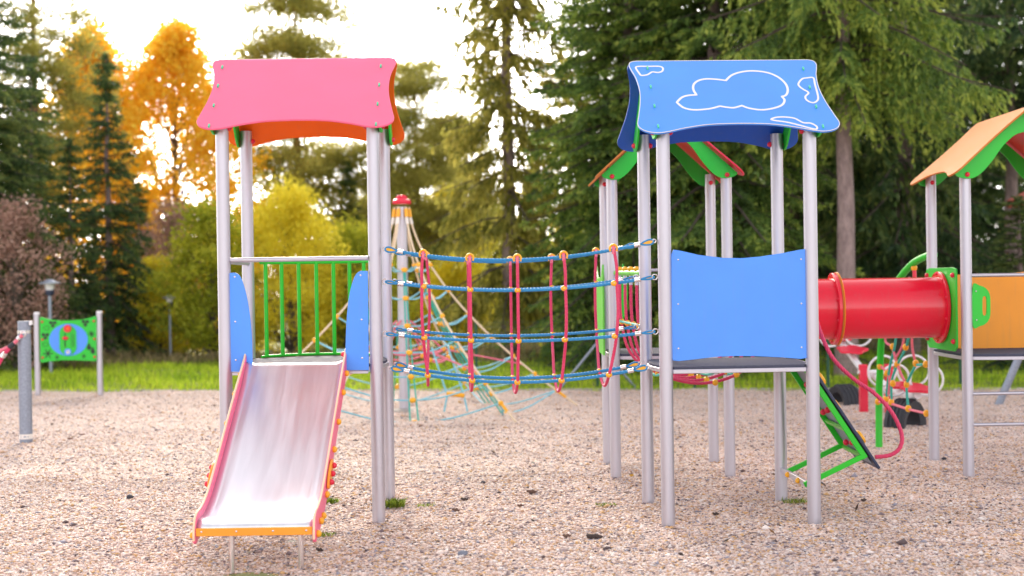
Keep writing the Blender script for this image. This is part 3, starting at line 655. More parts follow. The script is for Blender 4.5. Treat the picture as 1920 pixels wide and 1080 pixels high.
# ================================================================== PLAY EQUIPMENT
def panel_outline(W, L):
    k = W/1.48
    half = [(0, L-0.105), (0.22*k, L-0.095), (0.40*k, L-0.055), (0.53*k, L-0.012), (0.62*k, L), (0.70*k, L-0.03), (0.738*k, L-0.095), (0.722*k, L-0.2),
            (0.692*k, L*0.60), (0.678*k, L*0.42), (0.688*k, L*0.25), (0.712*k, L*0.13), (0.722*k, L*0.065), (0.708*k, L*0.018), (0.665*k, 0.0)]
    h = [(p.x, p.y) for p in spline([(a, b, 0) for a, b in half], 4)]
    return h + [(-a, b) for a, b in reversed(h[1:])]          # closed: right half then mirrored left half
def roof_panel(s, W, L, run, rise, zr, front):
    """outline points of one roof slope in tower space; s = -1 front, +1 back"""
    ux = Vector((1, 0, 0)); dv = Vector((0, s*run, -rise)).normalized(); nrm = Vector((0, s*rise, run)).normalized()
    o = Vector((0, s*0.004, zr))
    return [o+ux*a+dv*b for a, b in panel_outline(W, L)], nrm, o, dv
def gable(x, run, rise, zr, d):
    """green arched board under the roof, as a plane of constant x"""
    def zroof(y): return zr-rise*abs(y)/run-0.012
    e = run*0.93; low = []
    ctl = [(-e, zroof(e)-0.01), (-e*0.96, zroof(e)-0.03), (-e*0.86, zroof(e)-0.045), (-e*0.74, zroof(e)-0.04), (-e*0.62, zroof(e)+0.01), (-e*0.48, zroof(e)+0.11), (-e*0.33, zroof(e)+0.24), (-e*0.16, zroof(e)+0.335), (0, zroof(e)+0.365)]
    l = spline([(x, a, b) for a, b in ctl], 4)
    low = l+[Vector((x, -p.y, p.z)) for p in reversed(l[:-1])]
    top = [Vector((x, e, zroof(e))), Vector((x, 0, zroof(0)-0.004)), Vector((x, -e, zroof(e)))]
    return low+top[0:3]
def tower(name, label, cx, cy, rot, w, d, zdeck, zridge, mf, mb_, fasten=True, run=0.69, rise=0.62, W=1.48, inner=None, deck=True):
    t = thing(name, label, 'play tower', (cx, cy, 0), rot)
    L = math.hypot(run, rise)
    zp = zridge-rise*(d/2)/run-0.03
    for sx in (-1, 1):
        for sy in (-1, 1):
            p = Vector((sx*w/2, sy*d/2, 0))
            MB().tube([p+Vector((0, 0, -0.25)), p+Vector((0, 0, zp))], 0.0495, 32).build('post', M['alu'], t, True)
    for s, mat in ((-1, mf), (1, mb_)):
        pts, nrm, o, dv = roof_panel(s, W, L, run, rise, zridge, s < 0)
        MB().prism(pts, nrm, 0.017).build('roof_panel', mat, t, True, bevel=0.003, ang=30)
    for sx in (-1, 1):
        x = sx*(w/2+0.054)
        g = MB().prism(gable(x, run, rise, zridge, d), (sx, 0, 0), 0.015).build('gable_board', M['green'], t, True, bevel=0.002, ang=30)
        for sy in (-1, 1):
            zz = zridge-rise*(d/2)/run-0.115
            MB().sphere((x+sx*0.018, sy*d/2, zz), 0.022).build('bolt_cap', M['redcap'], t, True)
            MB().sphere((x-sx*0.108, sy*d/2, zz), 0.022).build('bolt_cap', M['redcap'], t, True)
    if deck:
        hw, hd = w/2-0.05, d/2+0.02
        # silver frame with bulging short sides, rubber mat on top
        def outl(g, z):
            pts = []
            for i in range(9): a = -1+2*i/8; pts.append(Vector((-hw+g+a*0*1, 0, 0)))
            pts = [Vector((-(hw-g)-0.10*(1-(q/hd)**2), q, z)) for q in np.linspace(hd-g, -hd+g, 13)]
            pts += [Vector(((hw-g)+0.10*(1-(q/hd)**2), q, z)) for q in np.linspace(-hd+g, hd-g, 13)]
            return pts
        dk = MB().prism(outl(0, zdeck-0.05), (0, 0, 1), 0.032).build('deck_frame', M['alu'], t, True, bevel=0.004)
        MB().prism(outl(0.012, zdeck-0.0175), (0, 0, 1), 0.02).build('deck_mat', M['rubber'], dk, True, bevel=0.004)
    return t
def fasteners(t, rows, face):
    """small mint clips where the roof boards are screwed to the gable boards"""
    p0, nrm = face
    inv = (Matrix.Translation(t.location) @ Matrix.Rotation(t.rotation_euler.z, 4, 'Z')).inverted()
    for px, py in rows:
        q = inv @ hit(px, py, p0, nrm); n = (inv.to_3x3() @ nrm).normalized()
        dv = Vector((0, n.z, -n.y)) if n.y > 0 else Vector((0, -n.z, n.y)); dv = Vector((0, -n.z, n.y)).normalized(); x = Vector((1, 0, 0))
        MB().box(q+n*0.006, (0.013, 0.034, 0.016), Matrix((x, dv, n)).transposed()).build('roof_clip', M['mint'], t, True, bevel=0.002)
def roof_face(t, zridge, run=0.69, rise=0.62, th=0.018):
    mw = Matrix.Translation(t.location) @ Matrix.Rotation(t.rotation_euler.z, 4, 'Z')
    n = Vector((0, -rise, run)).normalized(); p = Vector((0, -0.004, zridge))+n*th
    return mw @ p, (mw.to_3x3() @ n).normalized()

# ---- tower with the slide
LX, LY = -1.61, 11.42
zrL = P(560, 113, LY).z
tl = tower('slide_tower', 'slide tower with pink-red roof boards and silver posts', LX, LY, R(0.6), 1.14, 1.05, 1.17, zrL, M['red'], M['orange'])
fasteners(tl, [(417, 127), (409, 162), (401, 199), (392, 237), (714, 125), (711, 160), (708, 196), (705, 234)], roof_face(tl, zrL))
yf, yb = LY-0.525, LY+0.525
MB().tube([P(431, 488, yf), P(690, 484, yf)], 0.0175, 16).build('hand_rail', M['alu'], tl)
MB().tube([P(431, 490, yf)+Vector((0, 0.02, -0.005)), Vector((LX-0.57, yb, P(431, 490, yf).z-0.005))], 0.0165, 16).build('side_rail', M['alu'], tl)
for side in (-1, 1):
    if side < 0: px = [(428, 512), (441, 511), (450, 517), (457, 533), (464, 560), (470, 600), (473, 640), (474, 680), (474, 697), (430, 697)]
    else: px = [(690, 508), (676, 508), (668, 514), (661, 530), (655, 555), (651, 590), (649, 625), (648, 660), (649, 694), (692, 694)]
    pts = [P(a, b, yf-0.01) for a, b in px]
    sp = spline(pts[1:8], 5); pts = [pts[0]]+sp+pts[8:]
    g = MB().prism(pts, (0, -1, 0), 0.016).build('side_board', M['blue'], tl, bevel=0.003, ang=30)
    for q in ([(440, 519), (441, 603), (442, 675)] if side < 0 else [(676, 516), (678, 599), (679, 671)]):
        MB().sphere(P(q[0], q[1], yf-0.027), 0.008, 10, 6, (1, 0.5, 1)).build('screw', M['steel'], g)
    c0 = P(452 if side < 0 else 671, 698 if side < 0 else 695, yf+0.0)
    MB().box(c0+Vector((0, 0.0, -0.012)), (0.16, 0.03, 0.02)).build('bracket', M['alu'], tl, bevel=0.002)
# curved barrier of green bars at the back
zb0, zb1 = 1.185, P(560, 492, yb+0.15).z
arc = lambda a: Vector((LX+0.02+0.49*math.sin(a)/math.sin(0.9), yb-0.02+0.33*(math.cos(a)-math.cos(0.9))/(1-math.cos(0.9)), 0))
for zz, r_ in ((zb1, 0.014), (zb0, 0.012)):
    MB().tube([arc(-0.9+1.8*i/24)+Vector((0, 0, zz)) for i in range(25)], r_, 12).build('barrier_rail', M['greenpaint'], tl)
for i in range(8):
    p = arc(-0.82+1.64*i/7); MB().cyl(p+Vector((0, 0, zb0)), p+Vector((0, 0, zb1)), 0.0165, 16).build('bar', M['greenpaint'], tl)
pts = [arc(-0.9+1.8*i/16)+Vector((0, 0, 1.125)) for i in range(17)]
MB().prism(pts+[Vector((LX+0.5, yb-0.03, 1.125)), Vector((LX-0.47, yb-0.03, 1.125))], (0, 0, 1), 0.045).build('balcony_mat', M['rubber'], tl)

# ---- slide
SX = LX-0.035; SW = 0.735
sl = thing('slide', 'steel slide with red sides and an orange front bar, standing on gravel', 'slide', (SX, 9.2, 0))
bed_c = [(10.93, 1.185), (10.86, 1.18), (10.78, 1.125), (10.6, 0.995), (10.1, 0.69), (9.78, 0.498), (9.62, 0.412), (9.48, 0.348), (9.34, 0.303), (9.22, 0.288), (9.13, 0.287), (9.085, 0.275), (9.068, 0.25), (9.07, 0.215)]
bed = spline([(0, a, b) for a, b in bed_c], 6)
nxs = 15; mb = MB(); vs_, fs_ = [], []
for p in bed:
    for k in range(nxs):
        u = -1+2*k/(nxs-1); lift = 0.02*max(0, (abs(u)-0.86)/0.14)**2*(1 if p.y > 9.15 else max(0.0, (p.y-9.06)/0.09))
        vs_.append((SX+u*SW/2, p.y, p.z+lift))
for i in range(len(bed)-1):
    for k in range(nxs-1): a = i*nxs+k; fs_.append((a, a+1, a+1+nxs, a+nxs))
b_ = mb.add(vs_, fs_).build('slide_bed', M['slide'], sl, ang=60)
so = b_.modifiers.new('thick', 'SOLIDIFY'); so.thickness = 0.003
def wall_outline(x):
    top = [(11.02, 1.18), (11.0, 1.245), (10.945, 1.285), (10.885, 1.262), (10.8, 1.205), (10.4, 0.975), (10.0, 0.735), (9.75, 0.585), (9.55, 0.468), (9.38, 0.388), (9.24, 0.352), (9.13, 0.338), (9.07, 0.305), (9.042, 0.24), (9.04, 0.18), (9.075, 0.155)]
    bot = [(9.14, 0.175), (9.3, 0.215), (9.5, 0.285), (9.7, 0.385), (10.0, 0.565), (10.4, 0.805), (10.8, 1.055), (10.95, 1.12)]
    return spline([(x, a, b) for a, b in top+bot], 4, closed=True)
for s in (-1, 1):
    x0 = SX+s*SW/2
    w_ = MB().prism(wall_outline(x0), (s, 0, 0), 0.02).build('side_wall', M['red'], sl, bevel=0.004, ang=30)
    top = [p+Vector((s*0.010, 0, 0)) for p in spline([(x0, a, b) for a, b in [(10.93, 1.287), (10.885, 1.267), (10.8, 1.21), (10.4, 0.98), (10.0, 0.74), (9.75, 0.59), (9.55, 0.473), (9.38, 0.393), (9.24, 0.357), (9.13, 0.343), (9.066, 0.308), (9.037, 0.24), (9.035, 0.18)]], 5)]
    MB().tube(top, 0.0075, 6).build('edge_highlight', M['cream'], w_)  # bright rim of the wall: a highlight modelled as a cream strip
    for (yy, zz) in [(10.78, 1.11), (10.55, 0.985), (10.24, 0.80), (9.97, 0.635), (9.55, 0.385), (9.36, 0.275), (9.24, 0.262), (9.1, 0.205)]:
        MB().sphere((x0+s*0.03, yy, zz), 0.023, 14, 8, (0.9, 1, 1)).build('bolt_cap', M['yellow'], sl)
    # splice plate half way down
    cen = Vector((x0+s*0.024, 9.72, 0.50)); dirv = Vector((0, 0.86, 0.51)); up = Vector((0, -0.51, 0.86))
    pl = [cen+dirv*(0.15*math.cos(a))+up*(0.05*math.sin(a)) for a in np.linspace(0, 2*math.pi, 25)[:-1]]
    sp_ = MB().prism(pl, (s, 0, 0), 0.016).build('splice_plate', M['amber'], sl, bevel=0.003)
    for q in (-0.09, 0.0, 0.09): MB().sphere(cen+dirv*q+Vector((s*0.024, 0, 0)), 0.021, 12, 8).build('bolt_cap', M['redcap'], sp_)
    for yy, zz in ((10.93, 1.235), (10.99, 1.20)): MB().sphere((x0+s*0.032, yy, zz), 0.024, 12, 8).build('bolt_cap', M['redcap'], sl)
    MB().sphere((x0-s*0.012, 10.945, 1.245), 0.02, 12, 8).build('bolt_cap', M['redcap'], sl)
fb = MB().box((SX, 9.052, 0.232), (SW-0.004, 0.022, 0.05)).build('front_bar', M['amber'], sl, bevel=0.003)
for u in (-0.33, -0.11, 0.12, 0.33): MB().sphere((SX+u, 9.039, 0.236), 0.007, 8, 6, (1, 0.5, 1)).build('screw', M['steel'], fb)
MB().box((SX, 10.945, 1.172), (SW, 0.03, 0.025)).build('entry_bar', M['amber'], sl, bevel=0.003)
for u in (-0.165, 0.275): MB().cyl((SX+u, 9.17, -0.2), (SX+u, 9.17, 0.272), 0.0185, 16).build('leg', M['steel'], sl)

# ---- blue cloud-roof tower
BX, BY = 1.638, 11.1
zrB = P(1358, 117, BY).z
tb = tower('cloud_tower', 'tower with blue roof boards engraved with white clouds', BX, BY, R(2.6), 1.084, 1.05, 1.135, zrB, M['blue'], M['bluein'])
fB = roof_face(tb, zrB)
fasteners(tb, [(1214, 129), (1220, 164), (1227, 200), (1234, 238), (1506, 130), (1518, 165), (1530, 201), (1543, 238)], fB)
clouds = [
 [(1269, 192), (1278, 183), (1290, 179), (1306, 178), (1300, 168), (1301, 158), (1310, 151), (1325, 148), (1345, 149), (1361, 151), (1372, 141), (1390, 135), (1412, 133), (1438, 136), (1458, 144), (1472, 156), (1477, 168), (1474, 178), (1466, 181), (1471, 188), (1466, 197), (1450, 203), (1428, 206), (1405, 203), (1391, 198), (1376, 202), (1362, 201), (1350, 199), (1330, 204), (1302, 206), (1282, 202)],
 [(1192, 127), (1198, 124.5), (1215, 124.5), (1236, 124.5), (1243, 128), (1241, 134), (1233, 136), (1223, 135), (1214, 140), (1203, 141.5), (1199, 138)],
 [(1497, 157), (1504, 148), (1514, 146), (1525, 146), (1528, 158), (1534, 182), (1531, 190), (1523, 192.5), (1513, 188), (1510, 181), (1516, 174), (1507, 168), (1500, 163)],
 [(1446, 223.5), (1456, 220), (1472, 219.5), (1490, 222), (1506, 230), (1520, 231), (1531, 237), (1531, 242), (1522, 241), (1500, 235), (1475, 229), (1453, 226)]]
inv = (Matrix.Translation(tb.location) @ Matrix.Rotation(tb.rotation_euler.z, 4, 'Z')).inverted()
for k, cl in enumerate(clouds):
    q = [inv @ hit(a, b, fB[0], fB[1]) for a, b in cl]; n = (inv.to_3x3() @ fB[1]).normalized()
    if k == 0:                                # keep the cusps between the puffs sharp
        cus = [0, 3, 9, 18, 24, 27, 31]; q = q+[q[0]]; pts = []
        for a, b in zip(cus[:-1], cus[1:]): pts += spline(q[a:b+1], 5)[:-1]
    elif k == 1: pts = spline(q, 4, closed=True)
    else: pts = spline(q, 4, closed=True)
    mb = MB(); wd = 0.0085 if k == 0 else 0.007; m_ = len(pts); V_ = []
    for i, p in enumerate(pts):
        t_ = (pts[(i+1) % m_]-pts[i-1]).normalized(); sd = t_.cross(n).normalized()
        V_ += [p+sd*wd+n*0.0012, p-sd*wd+n*0.0012, p-sd*wd-n*0.003, p+sd*wd-n*0.003]
    F_ = []
    for i in range(m_):
        j = (i+1) % m_
        for c in range(4): F_.append((i*4+c, i*4+(c+1) % 4, j*4+(c+1) % 4, j*4+c))
    mb.add(V_, F_).build('cloud_engraving', M['white'], tb, True)
# pale board edge round the front roof board
pts, nrm, o_, dv_ = roof_panel(-1, 1.48, math.hypot(0.69, 0.62), 0.69, 0.62, zrB, True)
MB().tube([p+nrm*0.0175 for p in pts], 0.0028, 5, closed=True).build('board_edge', M['white'], tb, True)
yfB = BY-0.50
def onplane(px, py, Yc=None):
    mw = Matrix.Translation(tb.location) @ Matrix.Rotation(tb.rotation_euler.z, 4, 'Z')
    return hit(px, py, mw @ Vector((0, -0.525, 1)), (mw.to_3x3() @ Vector((0, -1, 0))))
top_ = [(1262, 468), (1275, 470), (1310, 478), (1355, 483.5), (1390, 484), (1425, 481), (1470, 474), (1500, 468), (1508, 467)]
bot_ = [(1512, 473), (1516, 480), (1515.5, 560), (1515, 665), (1512, 671), (1500, 673), (1465, 670), (1420, 668), (1380, 667.5), (1340, 669), (1300, 674), (1272, 677), (1262, 676), (1259, 670), (1258, 580), (1258, 478)]
pp = [onplane(a, b) for a, b in top_+bot_]
mw = Matrix.Translation(tb.location) @ Matrix.Rotation(tb.rotation_euler.z, 4, 'Z')
nB = mw.to_3x3() @ Vector((0, -1, 0))
g = MB()
ptsl = [inv @ p for p in pp]
g = MB().prism(ptsl, (0, -1, 0), 0.016).build('front_board', M['blue'], tb, True, bevel=0.003, ang=30)
for q in ((1271, 487), (1271, 570), (1271.5, 653), (1501, 486), (1501.5, 569), (1502, 651)):
    MB().sphere(inv @ (onplane(*q)+nB*0.017), 0.007, 10, 6, (1, 0.5, 1)).build('screw', M['steel'], g, True)

# ---- gable-roof tower behind
RX, RY = 1.44, 13.62
zrR = 3.30
tr_ = tower('back_tower', 'tower with yellow and red roof slopes behind the cloud tower', RX, RY, R(90), 1.05, 1.04, 1.10, zrR, M['redcap'], M['sand'], run=0.66, rise=0.60, W=1.44)
zz = 1.86
MB().cyl((RX-0.5, RY-0.53, zz), (RX+0.5, RY-0.53, zz), 0.016, 12).build('hand_rail', M['alu'], tr_)
o = MB().prism([(RX-0.60, RY-0.50, 1.09), (RX-0.60, RY+0.50, 1.09), (RX-0.60, RY+0.50, 1.92), (RX-0.60, RY+0.25, 1.80), (RX-0.60, RY-0.25, 1.80), (RX-0.60, RY-0.50, 1.92)], (-1, 0, 0), 0.016).build('side_board', M['lime'], tr_, bevel=0.003)  # green board, its backlight put into the colour by the lighter lime
hp = [P(a, b, RY-0.56) for a, b in ((1166, 500), (1166, 594), (1172, 590), (1176, 575), (1176, 520), (1172, 505))]
o = MB().prism(spline(hp, 3, closed=True), (0, -1, 0), 0.016).build('grab_board', M['green'], tr_, bevel=0.002)

# ---- yellow-roof tower at the right edge
QX, QY = 4.603, 13.42
zrQ = 3.25
tq = tower('yellow_roof_tower', 'tower with tan yellow roof slope and orange board at the right edge', QX, QY, R(90), 1.05, 1.07, 1.06, zrQ, M['redcap'], M['sand'], run=0.69, rise=0.60)
def qpart(mb, name, mat, bevel=0.0, par=None):
    o = mb.build(name, mat, par or tq, bevel=bevel)
    return o
xl, yn, yfq = QX-0.535, QY-0.525, QY+0.525
for z_, nm in ((P(1850, 516, yn).z, 'hand_rail'), (P(1850, 738, yn).z, 'rung'), (P(1850, 796, yn).z, 'rung')):
    qpart(MB().cyl((xl, yn, z_), (QX+0.535, yn, z_), 0.0165, 14), nm, M['alu'])
qpart(MB().prism([(xl+0.07, yfq, P(1850, 652, yfq).z), (QX+0.47, yfq, P(1850, 655, yfq).z), (QX+0.47, yfq, P(1850, 508, yfq).z), (QX+0.2, yfq, P(1850, 514, yfq).z), (xl+0.07, yfq, P(1850, 514, yfq).z)], (0, -1, 0), 0.018), 'back_board', M['amber'], 0.003)
dh = [P(a, b, yn) for a, b in ((1823, 537), (1835, 535), (1848, 541), (1855, 554), (1856, 575), (1855, 594), (1848, 606), (1836, 611.5), (1823, 610))]
hole = [P(a, b, yn) for a, b in ((1842, 557), (1848, 557), (1849, 573), (1848, 590), (1842, 590), (1841, 573))]
# grab plate with a slot: ring of faces between outline and slot
ol = spline(dh, 4, closed=True); hl = spline(hole, 6, closed=True); m_ = MB()
cen = sum(hl, Vector())/len(hl)
ang = lambda p: math.atan2(p.z-cen.z, p.x-cen.x)
ol.sort(key=ang); hl.sort(key=ang)
hs_ = []
for p in ol: hs_.append(min(hl, key=lambda q: abs((ang(q)-ang(p)+math.pi) % (2*math.pi)-math.pi)))
n_ = len(ol); thv = Vector((0, -0.018, 0))
m_.add(ol+hs_+[p+thv for p in ol]+[p+thv for p in hs_], [f for i in range(n_) for j in [(i+1) % n_] for f in
       ((i, j, n_+j, n_+i), (2*n_+i, 3*n_+i, 3*n_+j, 2*n_+j), (i, 2*n_+i, 2*n_+j, j), (n_+i, n_+j, 3*n_+j, 3*n_+i))])
gp = qpart(m_, 'grab_board', M['green'])
for q in ((1830, 546), (1831, 600)): MB().sphere(P(q[0], q[1], yn-0.02), 0.008, 8, 6).build('screw', M['steel'], gp)
# green tunnel mouth board with an actual hole
zt, zbm = P(1770, 502, QY).z, P(1770, 655, QY).z; TZ, TR = 1.476, 0.283
def holed_board(x, y0, y1, z0, z1, yc, zc, r, th):
    n = 48; out, inn = [], []
    for i in range(n):
        a = 2*math.pi*i/n; c, s = math.cos(a), math.sin(a)
        k = min((y1-yc)/c if c > 1e-6 else 9, (y0-yc)/c if c < -1e-6 else 9, (z1-zc)/s if s > 1e-6 else 9, (z0-zc)/s if s < -1e-6 else 9)
        out.append((x, yc+c*k, zc+s*k)); inn.append((x, yc+c*r, zc+s*r))
    o2 = [(p[0]+th, p[1], p[2]) for p in out]; i2 = [(p[0]+th, p[1], p[2]) for p in inn]
    return MB().add(out+inn+o2+i2, [f for i in range(n) for j in [(i+1) % n] for f in ((i, j, n+j, n+i), (2*n+i, 3*n+i, 3*n+j, 2*n+j), (i, 2*n+i, 2*n+j, j), (n+i, n+j, 3*n+j, 3*n+i))])
xb = xl-0.075
qpart(holed_board(xb, QY-0.46, QY+0.46, zbm, zt, QY, TZ, TR-0.01, 0.018), 'tunnel_board', M['green'], 0.003)
for sy in (-1, 1):
    for z_ in (zt-0.07, zbm+0.09): qpart(MB().sphere((xb-0.008, QY+sy*0.40, z_), 0.024, 12, 8), 'bolt_cap', M['redcap'])

# ---- red tunnel
tn = thing('tunnel', 'glossy red plastic tube tunnel running to the yellow-roof tower', 'tunnel', (3.1, QY, TZ-TR))
x0, x1 = RX+0.60, xb-0.004; xf = P(1567, 577, QY).x
def shell(xa, xb_):
    return MB()._lathe(Vector((xa, QY, TZ)), Vector((1, 0, 0)), [(0, TR), (xb_-xa, TR), (xb_-xa, TR-0.012), (0, TR-0.012), (0, TR)], 64)
shell(x0, xf-0.012).build('tube_section', M['redgloss'], tn); shell(xf+0.016, x1).build('tube_section', M['redgloss'], tn)
def flange(x, w, r, mat, nm):
    return MB()._lathe(Vector((x, QY, TZ)), Vector((1, 0, 0)), [(0, TR+0.001), (0, r-0.006), (0.004, r), (w-0.004, r), (w, r-0.006), (w, TR+0.001), (0, TR+0.001)], 64).build(nm, mat, tn)
flange(xf-0.040, 0.034, 0.337, M['redgloss'], 'flange'); flange(xf-0.006, 0.010, 0.343, M['sand'], 'seal_ring'); flange(xf+0.006, 0.010, 0.343, M['amber'], 'seal_ring')
flange(x1-0.03, 0.030, 0.335, M['redgloss'], 'flange'); flange(x0, 0.03, 0.335, M['redgloss'], 'flange')
for i in range(10):
    a = 2*math.pi*(i+0.5)/10
    for xx in (xf-0.042, x1-0.032): MB().sphere((xx, QY+0.312*math.cos(a), TZ+0.312*math.sin(a)), 0.012, 10, 6).build('flange_bolt', M['redcap'], tn)

# ---- rope bridge between slide tower and cloud tower
rb = thing('rope_bridge', 'blue rope bridge with red hanging loops between slide tower and cloud tower', 'rope bridge', (0.05, 11.2, 0.95))
mwL = Matrix.Translation(tl.location) @ Matrix.Rotation(tl.rotation_euler.z, 4, 'Z')
def lp(sy, z): p = mwL @ Vector((0.57+0.052, sy*0.525, 0)); return Vector((p.x, p.y, z))
def bpnt(sy, z): p = mw @ Vector((-0.542-0.052, sy*0.525, 0)); return Vector((p.x, p.y, z))
levels = [(2.045, 2.065, 0.115), (1.795, 1.80, 0.085), (1.40, 1.40, 0.065), (1.137, 1.137, 0.115)]
ROPES = {}
for sy in (-1, 1):
    for li, (zl, zr_, sag) in enumerate(levels):
        a, b = lp(sy, zl), bpnt(sy, zr_)
        if li == 3:                          # floor ropes run closer together
            a = lp(-1, zl).lerp(lp(1, zl), 0.08 if sy < 0 else 0.55)+Vector((0.03, 0, 0)); b = bpnt(-1, zr_).lerp(bpnt(1, zr_), 0.08 if sy < 0 else 0.5)+Vector((-0.05, 0, 0))
        pts = ropepts(a, b, sag, 48); ROPES[(sy, li)] = pts
        d0 = (pts[3]-pts[0]).normalized(); d1 = (pts[-4]-pts[-1]).normalized()
        rp = rope_mb([p for p in pts if (p-a).length > 0.10 and (p-b).length > 0.10], 0.0128).build('main_rope', M['rblue'], rb)
        for e, dd in ((a, d0), (b, d1)):
            big = li in (0, 3)
            eye = e+dd*0.012
            MB().ring(e+dd*0.022, (0, 1, 0.15), 0.020 if not big else 0.013, 0.0045, 18, 6).build('eye_bolt', M['steel'], rb)
            c = e+dd*0.075; w = Vector((0, 0, 1))-dd*dd.z; w.normalize(); hh = 0.022 if big else 0.011
            loop = [c+dd*(-0.047*math.cos(q))+w*(hh*math.sin(q)*(1-0.45*math.cos(q+math.pi))) for q in np.linspace(0, 2*math.pi, 25)[:-1]]
            loop = [c+dd*(-0.047*math.cos(q))+w*(hh*math.sin(q)*(0.75+0.35*math.cos(q))) for q in np.linspace(0, 2*math.pi, 25)[:-1]]
            MB().tube(loop, 0.0068, 8, closed=True).build('rope_eye', M['rblue'], rb)
            inn = [c+(p-c)*0.80 for p in loop]
            MB().prism(inn, Vector((0, 1, 0)), 0.007).build('thimble', M['yellow'], rb)
            MB().cyl(e+dd*0.128, e+dd*0.172, 0.0175, 14).build('ferrule', M['steel'], rb)
TS = [0.155, 0.327, 0.5, 0.667, 0.845]
def rat(key, t):
    pts = ROPES[key]; f = t*(len(pts)-1); i = min(int(f), len(pts)-2); return pts[i].lerp(pts[i+1], f-i)
random.seed(3)
for ti, t in enumerate(TS):
    tb_ = t-0.012
    F_ = [rat((-1, li), t) for li in range(4)]; B_ = [rat((1, li), tb_) for li in range(4)]
    bowf = [-0.012, 0, 0.0, 0.01, 0.02][ti]; bowb = [0.02, 0.0, 0.0, -0.01, -0.01][ti]
    path = [F_[0]+Vector((0, -0.012, 0.02)), (F_[0]+F_[1])/2+Vector((bowf, -0.03, 0)), F_[1]+Vector((bowf, -0.02, 0)), (F_[1]+F_[2])/2+Vector((bowf*1.3, -0.035, 0)), F_[2]+Vector((bowf*0.6, -0.02, 0)),
            (F_[2]+F_[3])/2+Vector((bowf*0.6, -0.0, 0)), F_[3]+Vector((0, -0.016, 0)), (F_[3]+B_[3])/2+Vector((0, 0, -0.095)), B_[3]+Vector((0, 0.016, 0)), (B_[2]+B_[3])/2+Vector((bowb*0.3, 0.02, 0)), B_[2]+Vector((bowb*0.5, 0.02, 0)),
            (B_[1]+B_[2])/2+Vector((bowb, 0.03, 0)), B_[1]+Vector((bowb, 0.02, 0)), (B_[0]+B_[1])/2+Vector((bowb*0.5, 0.02, 0)), B_[0]+Vector((0, 0.012, 0.02))]
    rope_mb(spline(path, 8), 0.0122).build('hanging_rope', M['rred'], rb)
    for side, Q in ((-1, F_), (1, B_)):
        for li in (1, 2, 3):
            c = Q[li]+Vector((0, side*0.014, 0)); 
            MB().sphere(c, 0.0245, 16, 10, (1, 0.95, 0.86)).build('connector', M['yellow'], rb)
            if side < 0: MB().sphere(c+Vector((0, -0.0245, 0.002)), 0.0045, 8, 6).build('rivet', M['steel'], rb)
        c = Q[0]+Vector((0, side*0.006, 0.008))
        MB().tube([c+Vector((0.027*math.cos(q), -0.004, 0.030*math.sin(q))) for q in np.linspace(-0.7, math.pi+0.7, 18)], 0.0085, 8).build('top_clip', M['yellow'], rb)
        if True: MB().tube([Q[0]+Vector((0, 0.018, -0.03)), Q[0]+Vector((0, 0.02, 0.012)), Q[0]+Vector((0, 0, 0.028)), Q[0]+Vector((0, -0.02, 0.012)), Q[0]+Vector((0, -0.018, -0.03))], 0.0115, 10).build('rope_loop', M['rpink'], rb)

# ---- red rope net bridge from the cloud tower back to the gable tower
nb = thing('net_bridge', 'red rope net bridge behind the cloud tower with lime beams and yellow knobs', 'rope bridge', (1.55, 12.35, 0.9))
yA, yB_ = BY+0.60, RY-0.58
for sx in (-1, 1):
    a = Vector((1.57+sx*0.52, yA, 1.83)); b = Vector((1.445+sx*0.50, yB_, 1.84))
    MB().tube([a, b], 0.024, 12).build('beam', M['lime'], nb)
    MB().tube([a+Vector((0, 0.1, -0.43)), b+Vector((0, -0.05, -0.43))], 0.011, 10).build('side_rope', M['rteal'], nb)
    for k in range(4):
        q = a.lerp(b, 0.16+0.23*k); MB().sphere(q+Vector((0, 0, 0.035)), 0.03, 14, 8, (1, 1, 0.7)).build('knob', M['yellow'], nb)
        MB().cyl(q+Vector((0, 0, -0.02)), q+Vector((0, 0, -0.10)), 0.016, 12).build('ferrule', M['alu'], nb)
for k in range(4):
    f = 0.16+0.23*k
    l = Vector((1.57-0.52, yA, 1.75)).lerp(Vector((1.445-0.50, yB_, 1.76)), f); r = Vector((1.57+0.52, yA, 1.75)).lerp(Vector((1.445+0.5, yB_, 1.76)), f); c = (l+r)/2
    pth = [l, l+Vector((0.0, 0, -0.2)), l+Vector((0.015, 0, -0.38)), l+Vector((0.07, 0, -0.6)), l+Vector((0.22, 0, -0.77)), c+Vector((0, 0, -0.84)), r+Vector((-0.22, 0, -0.77)), r+Vector((-0.07, 0, -0.6)), r+Vector((-0.015, 0, -0.38)), r+Vector((0, 0, -0.2)), r]
    rope_mb(spline(pth, 8), 0.0135).build('hanging_rope', M['rred'], nb)
    for q in (l+Vector((0.015, 0, -0.355)), r+Vector((-0.015, 0, -0.355)), l+Vector((0.22, 0, -0.77)), c+Vector((0.12, 0, -0.835)), r+Vector((-0.22, 0, -0.77))):
        MB().sphere(q, 0.027, 12, 8).build('connector', M['yellow'], nb)
for u in (-0.3, 0.12, 0.3):
    MB().tube(ropepts((1.57+u, yA, 1.06), (1.445+u, yB_, 1.06), 0.10, 16), 0.012, 10).build('floor_rope', M['rteal'], nb)

